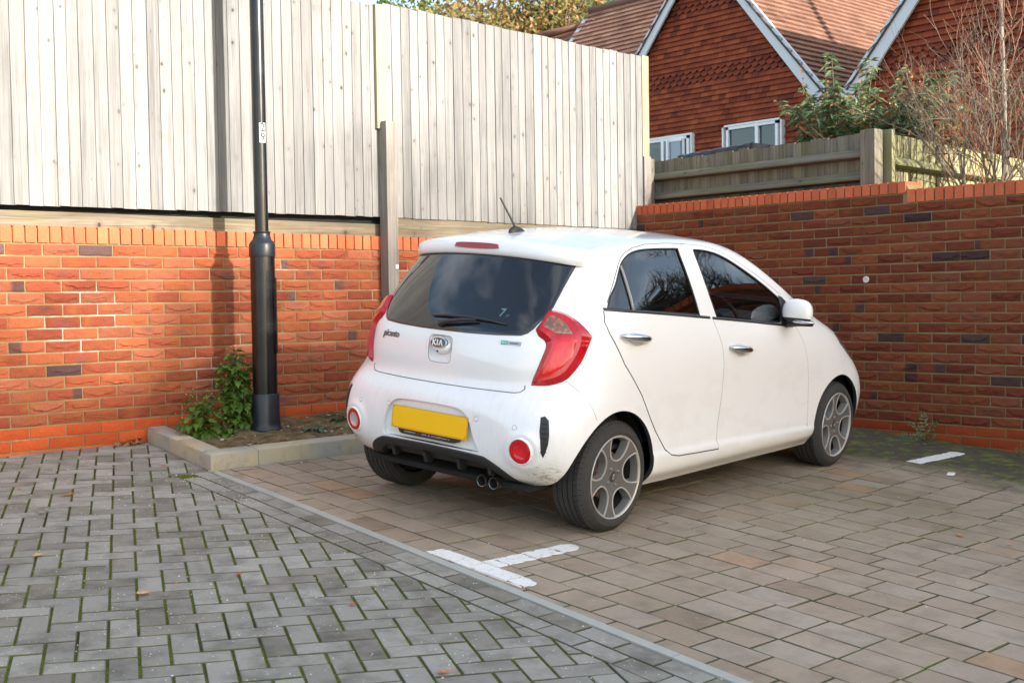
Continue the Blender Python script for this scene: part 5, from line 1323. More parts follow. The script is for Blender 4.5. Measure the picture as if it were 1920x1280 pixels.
# diffuser
DT=[(-.463,.285),(-.415,.330),(-.360,.366),(-.30,.378),(0,.384),(.30,.380),(.36,.376),(.43,.362),(.505,.322),(.47,.292),(.40,.262),(.2,.235),(-.2,.235),(-.40,.250)]
V=[];F=[]
def dif(y,z): 
    l,n=onhull(y,z,*basis('rear')); return l
V=[];n=len(DT)
df=patch('rear_diffuser',[(y*1.02,z+.012) for y,z in _dt]+[(.42,.283),(.2,.288),(-.2,.288),(-.40,.283)],'rear',MBP,rb,h=-.018,he=-.016,hin=-.05,ins=.008)
patch('diffuser_lip',[(y*1.010,z+.005) for y,z in _dt]+[(y*.93,z-.036) for y,z in _dt[::-1]],'rear',MBP,df,h=.006,he=.0015,hin=-.05,ins=.006,res_=.02)
for y in (.30,.06,-.17,-.36):
    P=[(-.497,.340),(-.480,.285),(-.45,.280),(-.42,.30),(-.43,.36)] if abs(y)<.3 else [(-.478,.33),(-.468,.285),(-.45,.28),(-.42,.30)]
    n=len(P); mesh('diffuser_fin',[(x,y-.010,z) for x,z in P]+[(x,y+.010,z) for x,z in P],[tuple(range(n))[::-1],tuple(range(n,2*n))]+[(k,(k+1)%n,n+(k+1)%n,n+k) for k in range(n)],MBP,df)
# exhaust
for y in (-.285,-.362):
    mb=MB(); mb.lathe([(.024,.35),(.0275,.06),(.0295,-.002),(.0305,-.010),(.0290,-.014),(.0255,-.012),(.024,.0),(.024,.12),(.0005,.125)],28,origin=(-.430,y,.242),axis='X'); mb.obj('exhaust_pipe',[simple('exhaust_steel',(.17,.165,.16),.32,metal=.9,var=.3,vs=40)],car,smooth=True,sharp=50)
mb=MB(); mb.box((-.05,-.32,.24),(.42,.30,.10),bev=.045); mb.obj('silencer',simple('dull_silencer',(.05,.045,.04),.7),car,smooth=True,sharp=50)
# underbody, floor, axle
mb=MB(); mb.box((1.2,0,.235),(3.2,1.10,.03),bev=.01); mb.box((1.2,0,.225),(1.66,1.40,.04),bev=.01); mb.box((2.55,0,.25),(.9,1.02,.04),bev=.01); mb.box((2.85,0,.25),(.2,1.2,.04),bev=.01); mb.box((-.20,0,.33),(.20,.80,.03)); mb.tube([(0,-.62,.26),(0,.62,.26)],.035,10); mb.box((0.25,0,.24),(.5,.8,.06),bev=.02); mb.obj('underbody',MDK,car)
# ---- mirrors
for s in (-1,1):
    V=[];F=[];NJ,NI=10,24; cx_,cz_=1.655,1.035
    rot=Matrix.Rotation(math.radians(-10*s),3,'Z')
    for j in range(NJ+1):
        f=j/NJ*math.pi
        for i in range(NI):
            t=i/NI*2*math.pi; d=Vector((math.cos(f),math.sin(f)*math.cos(t),math.sin(f)*math.sin(t)))
            ax=.085 if d.x>0 else .045; e=.72
            v=Vector((ax*math.copysign(abs(d.x)**.8,d.x),.088*math.copysign(abs(d.y)**e,d.y),.082*math.copysign(abs(d.z)**.8,d.z)))
            if v.z<0: v.z*=.72
            v.z-= .10*(abs(v.y+.0)*0); v=rot@v; V.append(Vector((cx_,s*.848,cz_))+v+Vector((0,0,-.06*max(0,(s*v.y))**1)))
    F=[(j*NI+i,j*NI+(i+1)%NI,(j+1)*NI+(i+1)%NI,(j+1)*NI+i) for j in range(NJ) for i in range(NI)]
    mr=mesh('door_mirror',V,F,[MWP,MBP],car,smooth=True,sharp=60)
    bm=bmesh.new(); bm.from_mesh(mr.data); bmesh.ops.bisect_plane(bm,geom=bm.verts[:]+bm.edges[:]+bm.faces[:],plane_co=(1.655,0,1.002),plane_no=(.12,0,1),dist=1e-5)
    for f_ in bm.faces: f_.material_index=0 if (f_.calc_center_median()-Vector((1.655,0,1.002))).dot(Vector((.12,0,1)))>0 else 1
    bmesh.ops.remove_doubles(bm,verts=bm.verts,dist=1e-5); bmesh.ops.recalc_face_normals(bm,faces=bm.faces); bm.to_mesh(mr.data); bm.free()
    mb=MB(); mb.tube([(cx_+.03,s*.745,.965),(cx_+.02,s*.80,.972),(cx_,s*.86,.978),(cx_-.005,s*.95,.978)],[.028,.026,.022,.016],12); mb.obj('mirror_base',MBP,mr,smooth=True)
    mb=MB(); mb.tube([(cx_+.03,s*.775,.990),(cx_-.042,s*.86,.988),(cx_-.044,s*.93,.985),(cx_-.02,s*.972,.985)],[.006,.010,.009,.005],10); mb.obj('mirror_trim',MCHR,mr,smooth=True)
    # front lamp, seen only as a dark sliver
    HL=[(2.45,.80),(2.40,.868),(2.52,.850),(2.68,.79),(2.80,.70),(2.76,.645),(2.62,.70)]
    patch('headlamp',HL,'side',m_glass('headlamp_glass'+str(s),(.30,.32,.34),2) if 0 else simple('headlamp_dark'+str(s),(.10,.10,.11),.08,var=0,coat=1),car,s,h=.004,he=.001)
# ---- wheels
MTY=NT('tyre_rubber'); _n=MTY.noise(25,detail=5); MTY.set(col=MTY.mix(_n,(.028,.027,.026),(.055,.053,.050)),rough=.85,spec=.3); MTY.bump(MTY.noise(160,detail=3),.15,.002); MTY=MTY.m
MRIM=simple('dark_grey_alloy',(.145,.14,.137),.42,metal=.35,var=.15,vs=20); MLIP=simple('machined_alloy',(.62,.59,.55),.3,metal=.45,var=.12,vs=30); MWALL=simple('alloy_window_wall',(.24,.235,.225),.35,metal=.45,var=.15,vs=30)
MBRK=simple('rusty_brake',(.10,.055,.04),.6,metal=.4,var=.4,vs=30); MCAP=simple('centre_cap',(.03,.03,.035),.3,var=0,coat=.5)
def wheel_parts():
    """meshes of one wheel, axis along -Y (outer face at y=0 going inward to +y)"""
    P={}
    mb=MB(); R_=.278
    prof=[(.197,.012),(.205,.003),(.222,-.004),(.240,-.002),(.254,.008),(.262,.018),(.2685,.026)]
    tread=[]
    y=.030
    for k in range(5):
        tread+=[(.2745+.0022*math.sin(k/4*math.pi),y),(.2755+.0025*math.sin(k/4*math.pi),y+.0235),(.269,y+.0245),(.269,y+.0300)]; y+=.031
    prof+=tread[:-2]+[(.2685,.176),(.262,.186),(.240,.196),(.21,.194),(.197,.185)]
    mb.lathe(prof,96,axis='Y'); P['tyre']=(mb,MTY,24)
    # shoulder sipes
    sb=MB()
    for k in range(64):
        t=k/64*2*math.pi
        for (y0,y1,r0,r1) in ((.018,.052,.2655,.2762),):
            c=math.cos(t),math.sin(t); a=Vector((r0*c[0],y0,r0*c[1])); 
            sb.tube([(.2640*math.cos(t),.017,.2640*math.sin(t)),(.2712*math.cos(t+.008),.027,.2712*math.sin(t+.008)),(.2758*math.cos(t+.02),.040,.2758*math.sin(t+.02)),(.2766*math.cos(t+.035),.054,.2766*math.sin(t+.035))],.0013,4)
    P['tread_sipes']=(sb,simple('sipe_black',(.006,.006,.006),1,var=0),None)
    # face plate with five rounded openings
    RO=.2015
    def hole(k,sc=1.0):
        a=math.radians(80+72*k); L=[]
        pts=[(.184,-.072),(.165,-.071),(.140,-.066),(.112,-.054),(.090,-.034),(.081,0),(.090,.034),(.112,.054),(.140,.066),(.165,.071),(.184,.072),(.1935,.036),(.1970,0),(.1935,-.036)]
        q=smoothpoly(pts,3,True,(0,10)); cx0=.142
        for (r,t) in q:
            r2=cx0+(r-cx0)*sc; t2=t*sc; L.append((r2*math.cos(a)-t2*math.sin(a),r2*math.sin(a)+t2*math.cos(a)))
        return L
    dep=lambda x,z:.004+.016*(1-(math.hypot(x,z)/RO)**2)
    pts=[];ed=[]
    def loop(L):
        b0=len(pts); pts.extend(L); ed.extend([(b0+i,b0+(i+1)%len(L)) for i in range(len(L))])
    N=80; loop([(RO*math.cos(2*math.pi*i/N),RO*math.sin(2*math.pi*i/N)) for i in range(N)])
    holes=[hole(k) for k in range(5)]
    for h_ in holes: loop(h_)
    for r in (.03,.05,.07): 
        for i in range(20): pts.append((r*math.cos(i/20*6.2832+.1),r*math.sin(i/20*6.2832+.1)))
    rs=delaunay_2d_cdt([Vector(p) for p in pts],ed,[],1,1e-6)
    fb=MB(); V=[(v.x,dep(v.x,v.y),v.y) for v in rs[0]]; F=[]
    for f in rs[2]:
        c=sum((rs[0][i] for i in f),Vector((0,0)))/len(f)
        if any(inpoly(c.x,c.y,h_) for h_ in holes): continue
        n=(Vector(V[f[1]])-Vector(V[f[0]])).cross(Vector(V[f[2]])-Vector(V[f[0]])); F.append(tuple(f) if n.y<0 else tuple(f)[::-1])
    fb.add(V,F,0)
    for k in range(5):
        L0=holes[k]; L1=hole(k,.87); n=len(L0)
        V=[(x,dep(x,z),z) for x,z in L0]+[(x,dep(x,z)+.042,z) for x,z in L1]
        fb.add(V,[(i,n+i,n+(i+1)%n,(i+1)%n) for i in range(n)],1)
    P['wheel_rim']=(fb,[MRIM,MWALL],30)
    lb=MB(); lb.lathe([(.1985,.010),(.2005,-.001),(.2045,-.003),(.2075,.002),(.2075,.014)],80,axis='Y')
    for k in range(5):
        a,c=holes[k],hole(k,1.085); n=len(a); m_=len(c)
        V=[];
        for L_,dy in ((hole(k,.985),.004),(hole(k,1.0),-.0022),(c,-.0022),(hole(k,1.10),.002)): V+=[(x,dep(x,z)+dy,z) for x,z in [((x*min(1,.1995/math.hypot(x,z))),(z*min(1,.1995/math.hypot(x,z)))) for x,z in L_]]
        lb.add(V,[(j*n+i,j*n+(i+1)%n,(j+1)*n+(i+1)%n,(j+1)*n+i) for j in range(3) for i in range(n)],0)
    P['machined_edge']=(lb,MLIP,40)
    bb=MB(); bb.lathe([(.2,.014),(.192,.05),(.185,.17),(.17,.18),(.001,.18)],48,axis='Y'); P['barrel']=(bb,MDK,40)
    db=MB(); db.lathe([(.07,.062),(.118,.062),(.120,.064),(.120,.072),(.07,.072)],48,axis='Y'); db.lathe([(.001,.04),(.06,.042),(.068,.062)],32,axis='Y'); db.box((-.085,.075,-.03),(.07,.06,.12),Matrix.Rotation(.3,3,'Y'),bev=.012); P['brake_disc']=(db,MBRK,40)
    cb=MB(); cb.lathe([(.0001,.0155),(.024,.016),(.027,.0185),(.0275,.024)],30,axis='Y'); P['centre_cap']=(cb,MCAP,40)
    nb=MB()
    for k in range(4):
        t=math.radians(28+90*k); nb.lathe([(.0001,-.0),(.006,.001),(.0085,.004),(.0085,.012),(.011,.018)],10,origin=(.046*math.cos(t),.010,.046*math.sin(t)),axis='Y')
    P['wheel_nuts']=(nb,simple('nut_steel',(.30,.29,.28),.35,metal=.8,var=0),40)
    return P
WP=wheel_parts(); first=None
def place_wheel(x,s,rz,steer=0):
    global first
    y0=.772
    m=Matrix.Translation((x,s*y0,.2785))@Matrix.Rotation(steer,4,'Z')
    if s>0: m=m@Matrix.Rotation(math.pi,4,'Z')
    m=m@Matrix.Rotation(rz,4,'Y')
    r=empty('wheel',parent=car); r.matrix_basis=m
    if first is None:
        for nm,(mb,mt,sh) in WP.items(): mb.obj(nm,mt,r,smooth=True,sharp=sh)
        t_=txt('cap_lettering','KIA',.019,MLIP,frame((0,.0148,0),(.22,0,.975),(-.975,0,.22)),r,.0005,.0004)
        first=r
    else:
        for ch in list(first.children):
            c=ch.copy(); COL.objects.link(c); c.parent=r; c.matrix_basis=ch.matrix_basis.copy()
    return r
place_wheel(0,-1,math.radians(52*0)); place_wheel(0,1,1.0); place_wheel(WB,-1,.35); place_wheel(WB,1,.6)
# ---- interior
MSEAT=simple('dark_seat_cloth',(.028,.029,.032),.9,var=.2); MDASH=simple('grey_dashboard',(.035,.055,.062),.45,var=.1); 
def seat(x,y,w_,name='seat'):
    r=empty(name,(x,y,0),parent=car)
    mb=MB(); mb.box((.12,0,.52),(.50,w_,.16),bev=.05); mb.obj('seat_cushion',MSEAT,r,smooth=True,sharp=50)
    mb=MB(); mb.box((-.16,0,.78),(.13,w_,.56),Matrix.Rotation(math.radians(-14),3,'Y'),bev=.05); mb.obj('seat_back',MSEAT,r,smooth=True,sharp=50)
    mb=MB(); mb.box((-.235,0,1.12),(.07,.24,.15),Matrix.Rotation(math.radians(-10),3,'Y'),bev=.03); mb.obj('head_rest',MSEAT,r,smooth=True,sharp=50)
for y in (-.34,.34): seat(1.10,y,.48)
mb=MB(); mb.box((.30,0,.50),(.48,1.2,.16),bev=.05); mb.box((.02,0,.76),(.13,1.2,.50),Matrix.Rotation(math.radians(-14),3,'Y'),bev=.04)
for y in (-.36,.36): mb.box((-.05,y,1.07),(.06,.22,.11),bev=.02)
mb.obj('rear_bench',MSEAT,car,smooth=True,sharp=50)
mb=MB(); mb.box((1.98,0,.86),(.52,1.30,.17),Matrix.Rotation(math.radians(-3),3,'Y'),bev=.03); mb.box((1.80,-.36,.965),(.22,.34,.06),Matrix.Rotation(math.radians(-8),3,'Y'),bev=.025); mb.box((1.80,0,.80),(.30,.26,.26),bev=.05); mb.obj('dashboard',MDASH,car,smooth=True,sharp=50)
mb=MB(); tl_=math.radians(24); R_s=Matrix.Rotation(-tl_,3,'Y'); c=Vector((1.55,-.355,.945))
mb.tube([c+R_s@Vector((0,.178*math.cos(t),.178*math.sin(t))) for t in np.linspace(0,6.2832,41)],.0135,10,cap=False)
for t in (.15,math.pi-.15,-math.pi/2): mb.tube([c+R_s@Vector((.01,.17*math.cos(t),.17*math.sin(t))),c+R_s@Vector((.02,0,0))],.014,8)
mb.lathe([(.0001,-.0),(.05,.004),(.062,.02),(.03,.05)],20,origin=c,axis='X'); mb.tube([c,c+Vector((.25,0,-.1))],.03,8); mb.obj('steering_wheel',MBP,car,smooth=True,sharp=50)
mb=MB(); mb.lathe([(.0001,-.004),(.016,-.003),(.018,.002)],16,origin=c+Vector((-.003,0,0)),axis='X'); 
mb.obj('wheel_emblem',MCHR,car,smooth=True)
mb=MB(); mb.box((1.72,0,1.31),(.03,.2,.055),bev=.015); mb.obj('interior_mirror',MBP,car,smooth=True,sharp=50)
mb=MB(); mb.box((1.0,0,.41),(2.3,1.4,.02)); mb.obj('cabin_floor',MINT,car)
# ================================================================ houses beyond the walls
def m_tile(name,tones,rough=.85):
    t=NT(name); r=t.attr('rnd'); x=t.n('ValToRGB'); e=x.color_ramp.elements
    for i,(p,c) in enumerate(tones):
        el=e[i] if i<2 else e.new(p); el.position=p; el.color=(*c,1)
    t.put(x.inputs[0],r); c=x.outputs[0]; n=t.noise(1.6,detail=5); c=t.mix(t.math('MULTIPLY',t.ramp(n,.5,.72),.5),c,t.mix(1,c,(.42,.36,.36),'MULTIPLY'))
    t.set(col=c,rough=rough,spec=.3); t.bump(t.noise(60,detail=4),.3,.004); return t.m
MHANG=m_tile('hanging_tile',[(0,(.14,.028,.014)),(1,(.33,.075,.027)),(.35,(.23,.045,.019)),(.7,(.28,.06,.023))])
MROOF=m_tile('roof_tile',[(0,(.20,.09,.055)),(1,(.34,.18,.12)),(.5,(.27,.13,.085))])
MROOF2=m_tile('orange_roof_tile',[(0,(.16,.080,.052)),(1,(.25,.135,.092)),(.5,(.205,.105,.070))])
MBARGE=simple('white_bargeboard',(.62,.63,.66),.55,var=.08,vs=3); MUPVC=simple('white_window_frame',(.78,.79,.80),.35,var=0)
MPANE=NT('window_pane'); MPANE.set(col=(.02,.025,.03),rough=.03,spec=.9); MPANE=MPANE.m
def polyclip(P,cl):
    for (a,b_,c) in cl:
        P=clip(P,a,b_,c)
        if len(P)<3: return []
    return P
def hang(name,parent,X,cl,y0,y1,z0,z1,rows,holes=(),scallop=()):
    """tile hanging on a wall facing -X: every tile a wedge, rows real steps"""
    V=[];F=[];R=[]; g=.098; nrow=int((z1-z0)/g); w=.168
    for k in range(nrow):
        zb=z0+k*g; off=(w/2 if k%2 else 0); y=y0-off
        ti=nrow-k
        while y<y1:
            sc=any(a<=zb<b_ for a,b_ in scallop)
            if sc: P=[(y+.004,zb+.045),(y+w*.28,zb+.006),(y+w*.5,zb-.006),(y+w*.72,zb+.006),(y+w-.004,zb+.045),(y+w-.004,zb+g+.012),(y+.004,zb+g+.012)]
            else: P=[(y+.002,zb),(y+w-.002,zb),(y+w-.002,zb+g+.004),(y+.002,zb+g+.004)]
            P=polyclip(P,cl); y+=w
            if len(P)<3 or any(h0<P[0][0]+w/2<h1 and h2<zb+g/2<h3 for h0,h1,h2,h3 in holes): continue
            r=min(1,max(0,rnd.gauss(.5,.25)))*(.55 if sc else 1); b0=len(V); n=len(P); j=rnd.uniform(-.003,.003)
            dx=lambda z:.042-.036*(z-zb)/g+j
            V+=[(X-dx(z),yy,z) for yy,z in P]+[(X+.0,yy,z) for yy,z in P]
            F.append(tuple(b0+i for i in range(n))); F+=[(b0+i,b0+n+i,b0+n+(i+1)%n,b0+(i+1)%n) for i in range(n)]; R+=[r]*(n+1)
    return mesh(name,V,F,MHANG,parent,fa={'rnd':R})
def slope(name,parent,o,du,dv,nu_,nv_,gu,gv,m,keepf=None,lift=.028):
    """roof plane of tiles: o origin at the eaves, du along the eaves, dv up the slope"""
    o=Vector(o);du=Vector(du).normalized();dv=Vector(dv).normalized(); nn=du.cross(dv); nn=nn if nn.z>0 else -nn
    V=[];F=[];R=[]
    for k in range(nv_):
        for i in range(nu_):
            a=o+du*(i*gu+(gu/2 if k%2 else 0))+dv*(k*gv)
            if keepf and not keepf(a+du*gu/2+dv*gv/2): continue
            j=rnd.uniform(-.004,.004); b0=len(V); h=lift+j
            c=[a,a+du*(gu-.004),a+du*(gu-.004)+dv*(gv*1.03),a+dv*(gv*1.03)]
            V+=[c[0]+nn*h,c[1]+nn*h,c[2]+nn*.003,c[3]+nn*.003,c[0],c[1]]; F+=[(b0,b0+1,b0+2,b0+3),(b0+4,b0+5,b0+1,b0)]; r=min(1,max(0,rnd.gauss(.5,.22))); R+=[r,r]
    return mesh(name,[tuple(v) for v in V],F,m,parent,fa={'rnd':R})
def gable(root,X,ya,za,hb,zb,depth,label,holes,scal,roofm,scale=1):
    """gable facing -X; apex (ya,za), half width hb at height zb"""
    t=(za-zb)/hb; g_=1
    cl=[( t, 1,za+t*ya),(-t,1,za-t*ya)]
    hang('tile_hung_wall',root,X,cl,ya-hb,ya+hb,zb-2.0,za,0,holes,scal)
    # solid wall behind
    P=[(ya-hb+.02,1.2),(ya+hb-.02,1.2),(ya+hb-.02,zb),(ya,za-.02),(ya-hb+.02,zb)]
    V=[(X+.02,y,z) for y,z in P]+[(X+.25,y,z) for y,z in P]
    mesh('wall',V,[(0,1,2,3,4),(9,8,7,6,5)]+[(k,5+k,5+(k+1)%5,(k+1)%5) for k in range(5)],simple('wall_core',(.28,.09,.05),.9),root)
    dl=math.hypot(hb,za-zb); 
    for s in (-1,1):
        d=Vector((0,s*hb,zb-za)).normalized(); nrm=Vector((0,s*(za-zb),hb)).normalized()
        a=Vector((X-.16,ya,za)); e=a+d*(dl+.42)
        V=[]
        for x in (X-.175,X-.13):
            for p,off in ((a,-.02),(a,.27),(e,.27),(e,-.02)): 
                q=p+nrm*(off-.08); 
                if p is a: q=Vector((0,ya,q.z+ (abs(q.y-ya))*(za-zb)/hb*1.0))
                V.append((x,q.y,q.z))
        bb=mesh('bargeboard',V,[(0,1,2,3)[::-1],(4,5,6,7),(0,1,5,4),(1,2,6,5),(2,3,7,6),(3,0,4,7)],MBARGE,root)
        # soffit box at the foot
        f=a+d*(dl+.10)
        # roof slope of the gable: rows run back along +X
        o=Vector((X-.20,ya,za+.20))+d*(dl+.45); n_v=int((dl+.45)/.16)+1
        slope('gable_roof',root,o,(1,0,0),-d,int(depth/.24),n_v,.24,.16,roofm,lift=.048)
        mb=MB(); 
        # dark verge line under the tiles
        mb.tube([Vector((X-.19,ya,za+.185)),Vector((X-.19,ya,za+.185))+d*(dl+.44)],.016,6); mb.obj('verge',simple('verge_shadow',(.06,.045,.04),.9,var=0),root)
def window(root,X,y0,y1,z0,z1,lights,nm='window',blind=False):
    w=empty(nm,(X,(y0+y1)/2,(z0+z1)/2),parent=root); w.location=(X,(y0+y1)/2,(z0+z1)/2); cy,cz=(y0+y1)/2,(z0+z1)/2
    mb=MB(); fw=.055
    mb.box((-.05,0,(z1-z0)/2-fw/2),(.08,y1-y0,fw)); mb.box((-.05,0,-(z1-z0)/2+fw/2),(.08,y1-y0,fw)); 
    for y in (y0,y1): mb.box((-.05,(y-cy)*(1-fw/(y1-y0)),0),(.08,fw,z1-z0-.001))
    for l in lights: mb.box((-.055,l-cy,0),(.085,.07,z1-z0-.002))
    mb.box((-.075,0,(z1-z0)/2+.02),(.05,y1-y0+.08,.035)); mb.obj('frame',MUPVC,w)
    mb=MB(); mb.box((-.03,0,0),(.02,y1-y0-.02,z1-z0-.02)); mb.obj('pane',MPANE,w)
    return w
h1=empty('brick_house',(10,7,1.5),label='red tile-hung gabled house with white bargeboards behind the tall fence corner',cat='house')
class _P: pass
def sub(root):  # children are written in world coordinates
    root.matrix_world=Matrix.Translation(root.location); return root
X1=10.0
h1.location=(0,0,0)
gable(h1,X1,7.11,7.46,2.58,4.42,8.2,'',[(7.42,8.75,2.9,4.10),(5.36,6.60,2.9,4.15)],[(5.03,5.32),(6.36,6.62)],MROOF2)
window(h1,X1-.03,7.46,8.72,2.95,4.07,[8.12]); window(h1,X1-.03,5.40,6.56,2.95,4.11,[5.86])
# open casement leaf and blind slats
mb=MB(); 
for k in range(9): mb.box((X1-.075,8.30,3.90-.035*k),(.01,.30,.012),Matrix.Rotation(.5,3,'Y'))
mb.obj('blind',simple('grey_blind',(.20,.21,.22),.7),h1)
mb=MB(); 
for (dy,dz,w_,h_) in ((0,.0,.05,.55),(-.33,.0,.05,.55),(-.165,.25,.33,.05)): mb.box((X1-.20+dy*-.25,7.92+dy,3.75+dz),(.05,w_,h_),mi=0)
mb.obj('casement',MUPVC,h1); 
mb=MB(); mb.box((X1-.17,7.75,3.74),(.012,.27,.46)); mb.obj('pane',simple('sky_pane',(.16,.20,.26),.05,var=0,spec=1),h1)
for y in (7.40,5.33,6.64): 
    mb=MB(); mb.box((X1-.06,y,3.72),(.12,.03,.78)); mb.obj('window_reveal',MUPVC,h1)
# main roof behind: ridge along Y
PT=Vector((1.0,0,1.17)).normalized(); 
slope('main_roof',h1,(10.1,-3.0,4.60),(0,1,0),PT,int(16.0/.30),int(4.35/.165),.30,.165,MROOF,keepf=lambda p: not (p.y<7.11+max(0,(7.46-p.z)*2.58/3.04)),lift=.035)
mb=MB(); mb.tube([(12.95,-3,7.95),(12.95,13.0,7.95)],.09,10); mb.obj('ridge',MROOF2,h1,smooth=True)
slope('lower_roof',h1,(10.4,13.15,4.55),(0,1,0),PT,9,int(4.0/.165),.30,.165,MROOF,lift=.035)
mb=MB(); mb.tube([(12.85,13.2,7.62),(12.85,15.6,7.62)],.09,10); mb.obj('ridge',MROOF2,h1,smooth=True)
V=[]
a=Vector((9.9,13.02,4.30)); e=Vector((12.95,13.02,7.86))
for dx,dz in ((0,0),(0,.0),):pass
n_=Vector((-1.17,0,1.0)).normalized()
for y in (12.98,13.10):
    for p in (a,e):
        for k in (-.16,.03): q=p+n_*k; V.append((q.x,y,q.z))
mesh('bargeboard',V,[(0,1,3,2),(4,6,7,5),(0,2,6,4),(1,5,7,3),(0,4,5,1),(2,3,7,6)],MBARGE,h1)
mb=MB(); mb.box((11.5,5.5,2.9),(2.6,16,3.2)); mb.obj('main_wall',simple('house_brick',(.32,.10,.05),.9),h1)
h1['label']='red tile-hung gabled house with white bargeboards right of the tall fence'
h2=empty('brick_house',label='second tile-hung gabled house at the right edge behind the bare shrub',cat='house')
gable(h2,8.0,-.35,7.47,2.75,4.20,6.5,'',[(-2.0,-.9,2.6,3.6)],[(5.45,5.95),(4.2,4.5)],MROOF2)
mb=MB(); mb.box((10.5,-.35,2.7),(4.0,5.2,2.9)); mb.obj('main_wall',simple('house_brick2',(.32,.10,.05),.9),h2)
# soffit returns at the feet of the first gable
for (y,s) in ((4.42,1),):
    mb=MB(); mb.box((X1-.10,4.40,4.20),(.22,.36,.38)); mb.obj('soffit_box',MBARGE,h1)
# ================================================================ trees and shrubs
MBARK=simple('grey_bark',(.16,.125,.095),.9,var=.35,vs=8,bump=.5,bs=30); MBARKR=simple('red_brown_twig',(.22,.095,.055),.7,var=.3,vs=6); MBIRCH=simple('pale_bark',(.20,.18,.15),.8,var=.4,vs=14,bump=.3)
def grow(mb,p,d,L,r,depth,spread,rr,tips,n=5,up=.15,kids=(2,3),wig=.10,taper=.62,shrink=.74,mi=0):
    pts=[p]; rad=[r]; dd=d.normalized(); seg=4
    for k in range(seg):
        dd=(dd+Vector((rr.gauss(0,wig),rr.gauss(0,wig),rr.gauss(0,wig)+up*.12))).normalized(); p=p+dd*(L/seg); pts.append(p); rad.append(r*(1-(1-taper)*(k+1)/seg))
    mb.tube(pts,rad,n if depth>1 else 3,cap=False,mi=mi)
    if depth<=1: tips.append((pts[-1],dd)); tips.append((pts[2],dd))
    if depth==0: return
    for i in range(rr.choice(kids)+(1 if depth>2 else 0)):
        k=rr.randint(1,seg); q=pts[k]; a=Vector((rr.gauss(0,1),rr.gauss(0,1),rr.gauss(0,.6))); a=(a-dd*a.dot(dd)).normalized()
        grow(mb,q,dd+a*spread*rr.uniform(.6,1.3),L*shrink*rr.uniform(.75,1.1),rad[k]*.72,depth-1,spread,rr,tips,n,up,kids,wig,taper,shrink,mi)
    grow(mb,pts[-1],dd,L*shrink,rad[-1]*.95,depth-1,spread,rr,tips,n,up,kids,wig,taper,shrink,mi)
def scatter(mb,c,n,s,rad,rr,els=(0,),flat=.6):
    for i in range(n):
        o=Vector((rr.gauss(0,1),rr.gauss(0,1),rr.gauss(0,.8)))*rad; a=Vector((rr.gauss(0,1),rr.gauss(0,1),rr.gauss(0,1))).normalized(); b_=a.cross(Vector((rr.gauss(0,1),rr.gauss(0,1),rr.gauss(0,1)))).normalized()
        z=s*rr.uniform(.6,1.3); p=c+o
        mb.add([p-a*z,p+b_*z*flat,p+a*z,p-b_*z*flat],[(0,1,2,3)],rr.choice(els))
def tree(label,x,y,z0,H,seed,leafm,n_leaf,ls,depth=5,L=2.0,r=.22,spread=.75,kids=(2,3),bark=MBARK,nm='oak_tree',rad=.45,up=.3,trunk_h=.3,els=(0,)):
    rr=random.Random(seed); root=empty(nm,(x,y,z0),label=label,cat='tree')
    tb=MB(); cb=MB(); tips=[]; p=Vector((0,0,0)); top=Vector((rr.uniform(-.3,.3),rr.uniform(-.3,.3),H*trunk_h))
    tb.tube([p,p.lerp(top,.5)+Vector((.1,0,0)),top],[r*1.25,r,r*.85],10); tb.obj('trunk',bark,root,smooth=True)
    for k in range(5): a=k*1.26+rr.random(); grow(cb,top-Vector((0,0,rr.uniform(0,H*.08))),Vector((math.cos(a)*.7,math.sin(a)*.7,1.0)),L,r*.55,depth,spread,rr,tips,5,up,kids)
    cb.obj('crown_branches',bark,root)
    if n_leaf:
        lb=MB()
        for (q,d) in tips:
            if rr.random()<.85: scatter(lb,q,n_leaf,ls,rad,rr,els)
        lb.obj('crown',leafm,root)
    return root
MOAK=[leafmat('russet_leaf',(.22,.10,.03),(.36,.17,.05)),leafmat('brown_green_leaf',(.16,.13,.04),(.28,.22,.07)),leafmat('olive_leaf',(.09,.10,.03),(.16,.17,.05))]
MEVG=[leafmat('evergreen_needle',(.020,.045,.015),(.06,.10,.03)),leafmat('bright_conifer',(.10,.17,.05),(.16,.26,.08))]
def pos_at(px,D): # ground position in that viewing direction
    d=_F+_R*((px-960)/FPX); d.z=0; d.normalize(); return CAM.x+d.x*D,CAM.y+d.y*D
x,y=pos_at(960,34); tree('large oak with sparse russet autumn leaves beyond the fence',x,y,1.2,10.4,21,MOAK,14,.075,depth=4,L=2.1,r=.26,els=(0,1,1,2),rad=.5,trunk_h=.34)
x,y=pos_at(1010,37); tree('oak with dense orange-brown leaves directly left of the roof ridge',x,y,1.2,10.8,22,MOAK,22,.085,depth=4,L=2.1,r=.26,els=(0,1,2,1),rad=.55,trunk_h=.34)
x,y=pos_at(1105,43); tree('olive and brown oak rising above the roof ridge',x,y,1.2,12.4,23,MOAK,22,.09,depth=4,L=2.3,r=.28,els=(2,1,2),rad=.6,trunk_h=.36)
x,y=pos_at(1190,50); tree('dark evergreen pine behind the roof ridge',x,y,1.2,13.5,24,MEVG[0],14,.17,depth=4,L=2.4,r=.25,nm='pine_tree',rad=.5,trunk_h=.45)
x,y=pos_at(1700,40); tree('distant russet tree seen in the gap between the two roofs',x,y,1.2,10.5,26,MOAK,5,.10,depth=4,L=2.1,r=.22,els=(1,2),rad=.5)
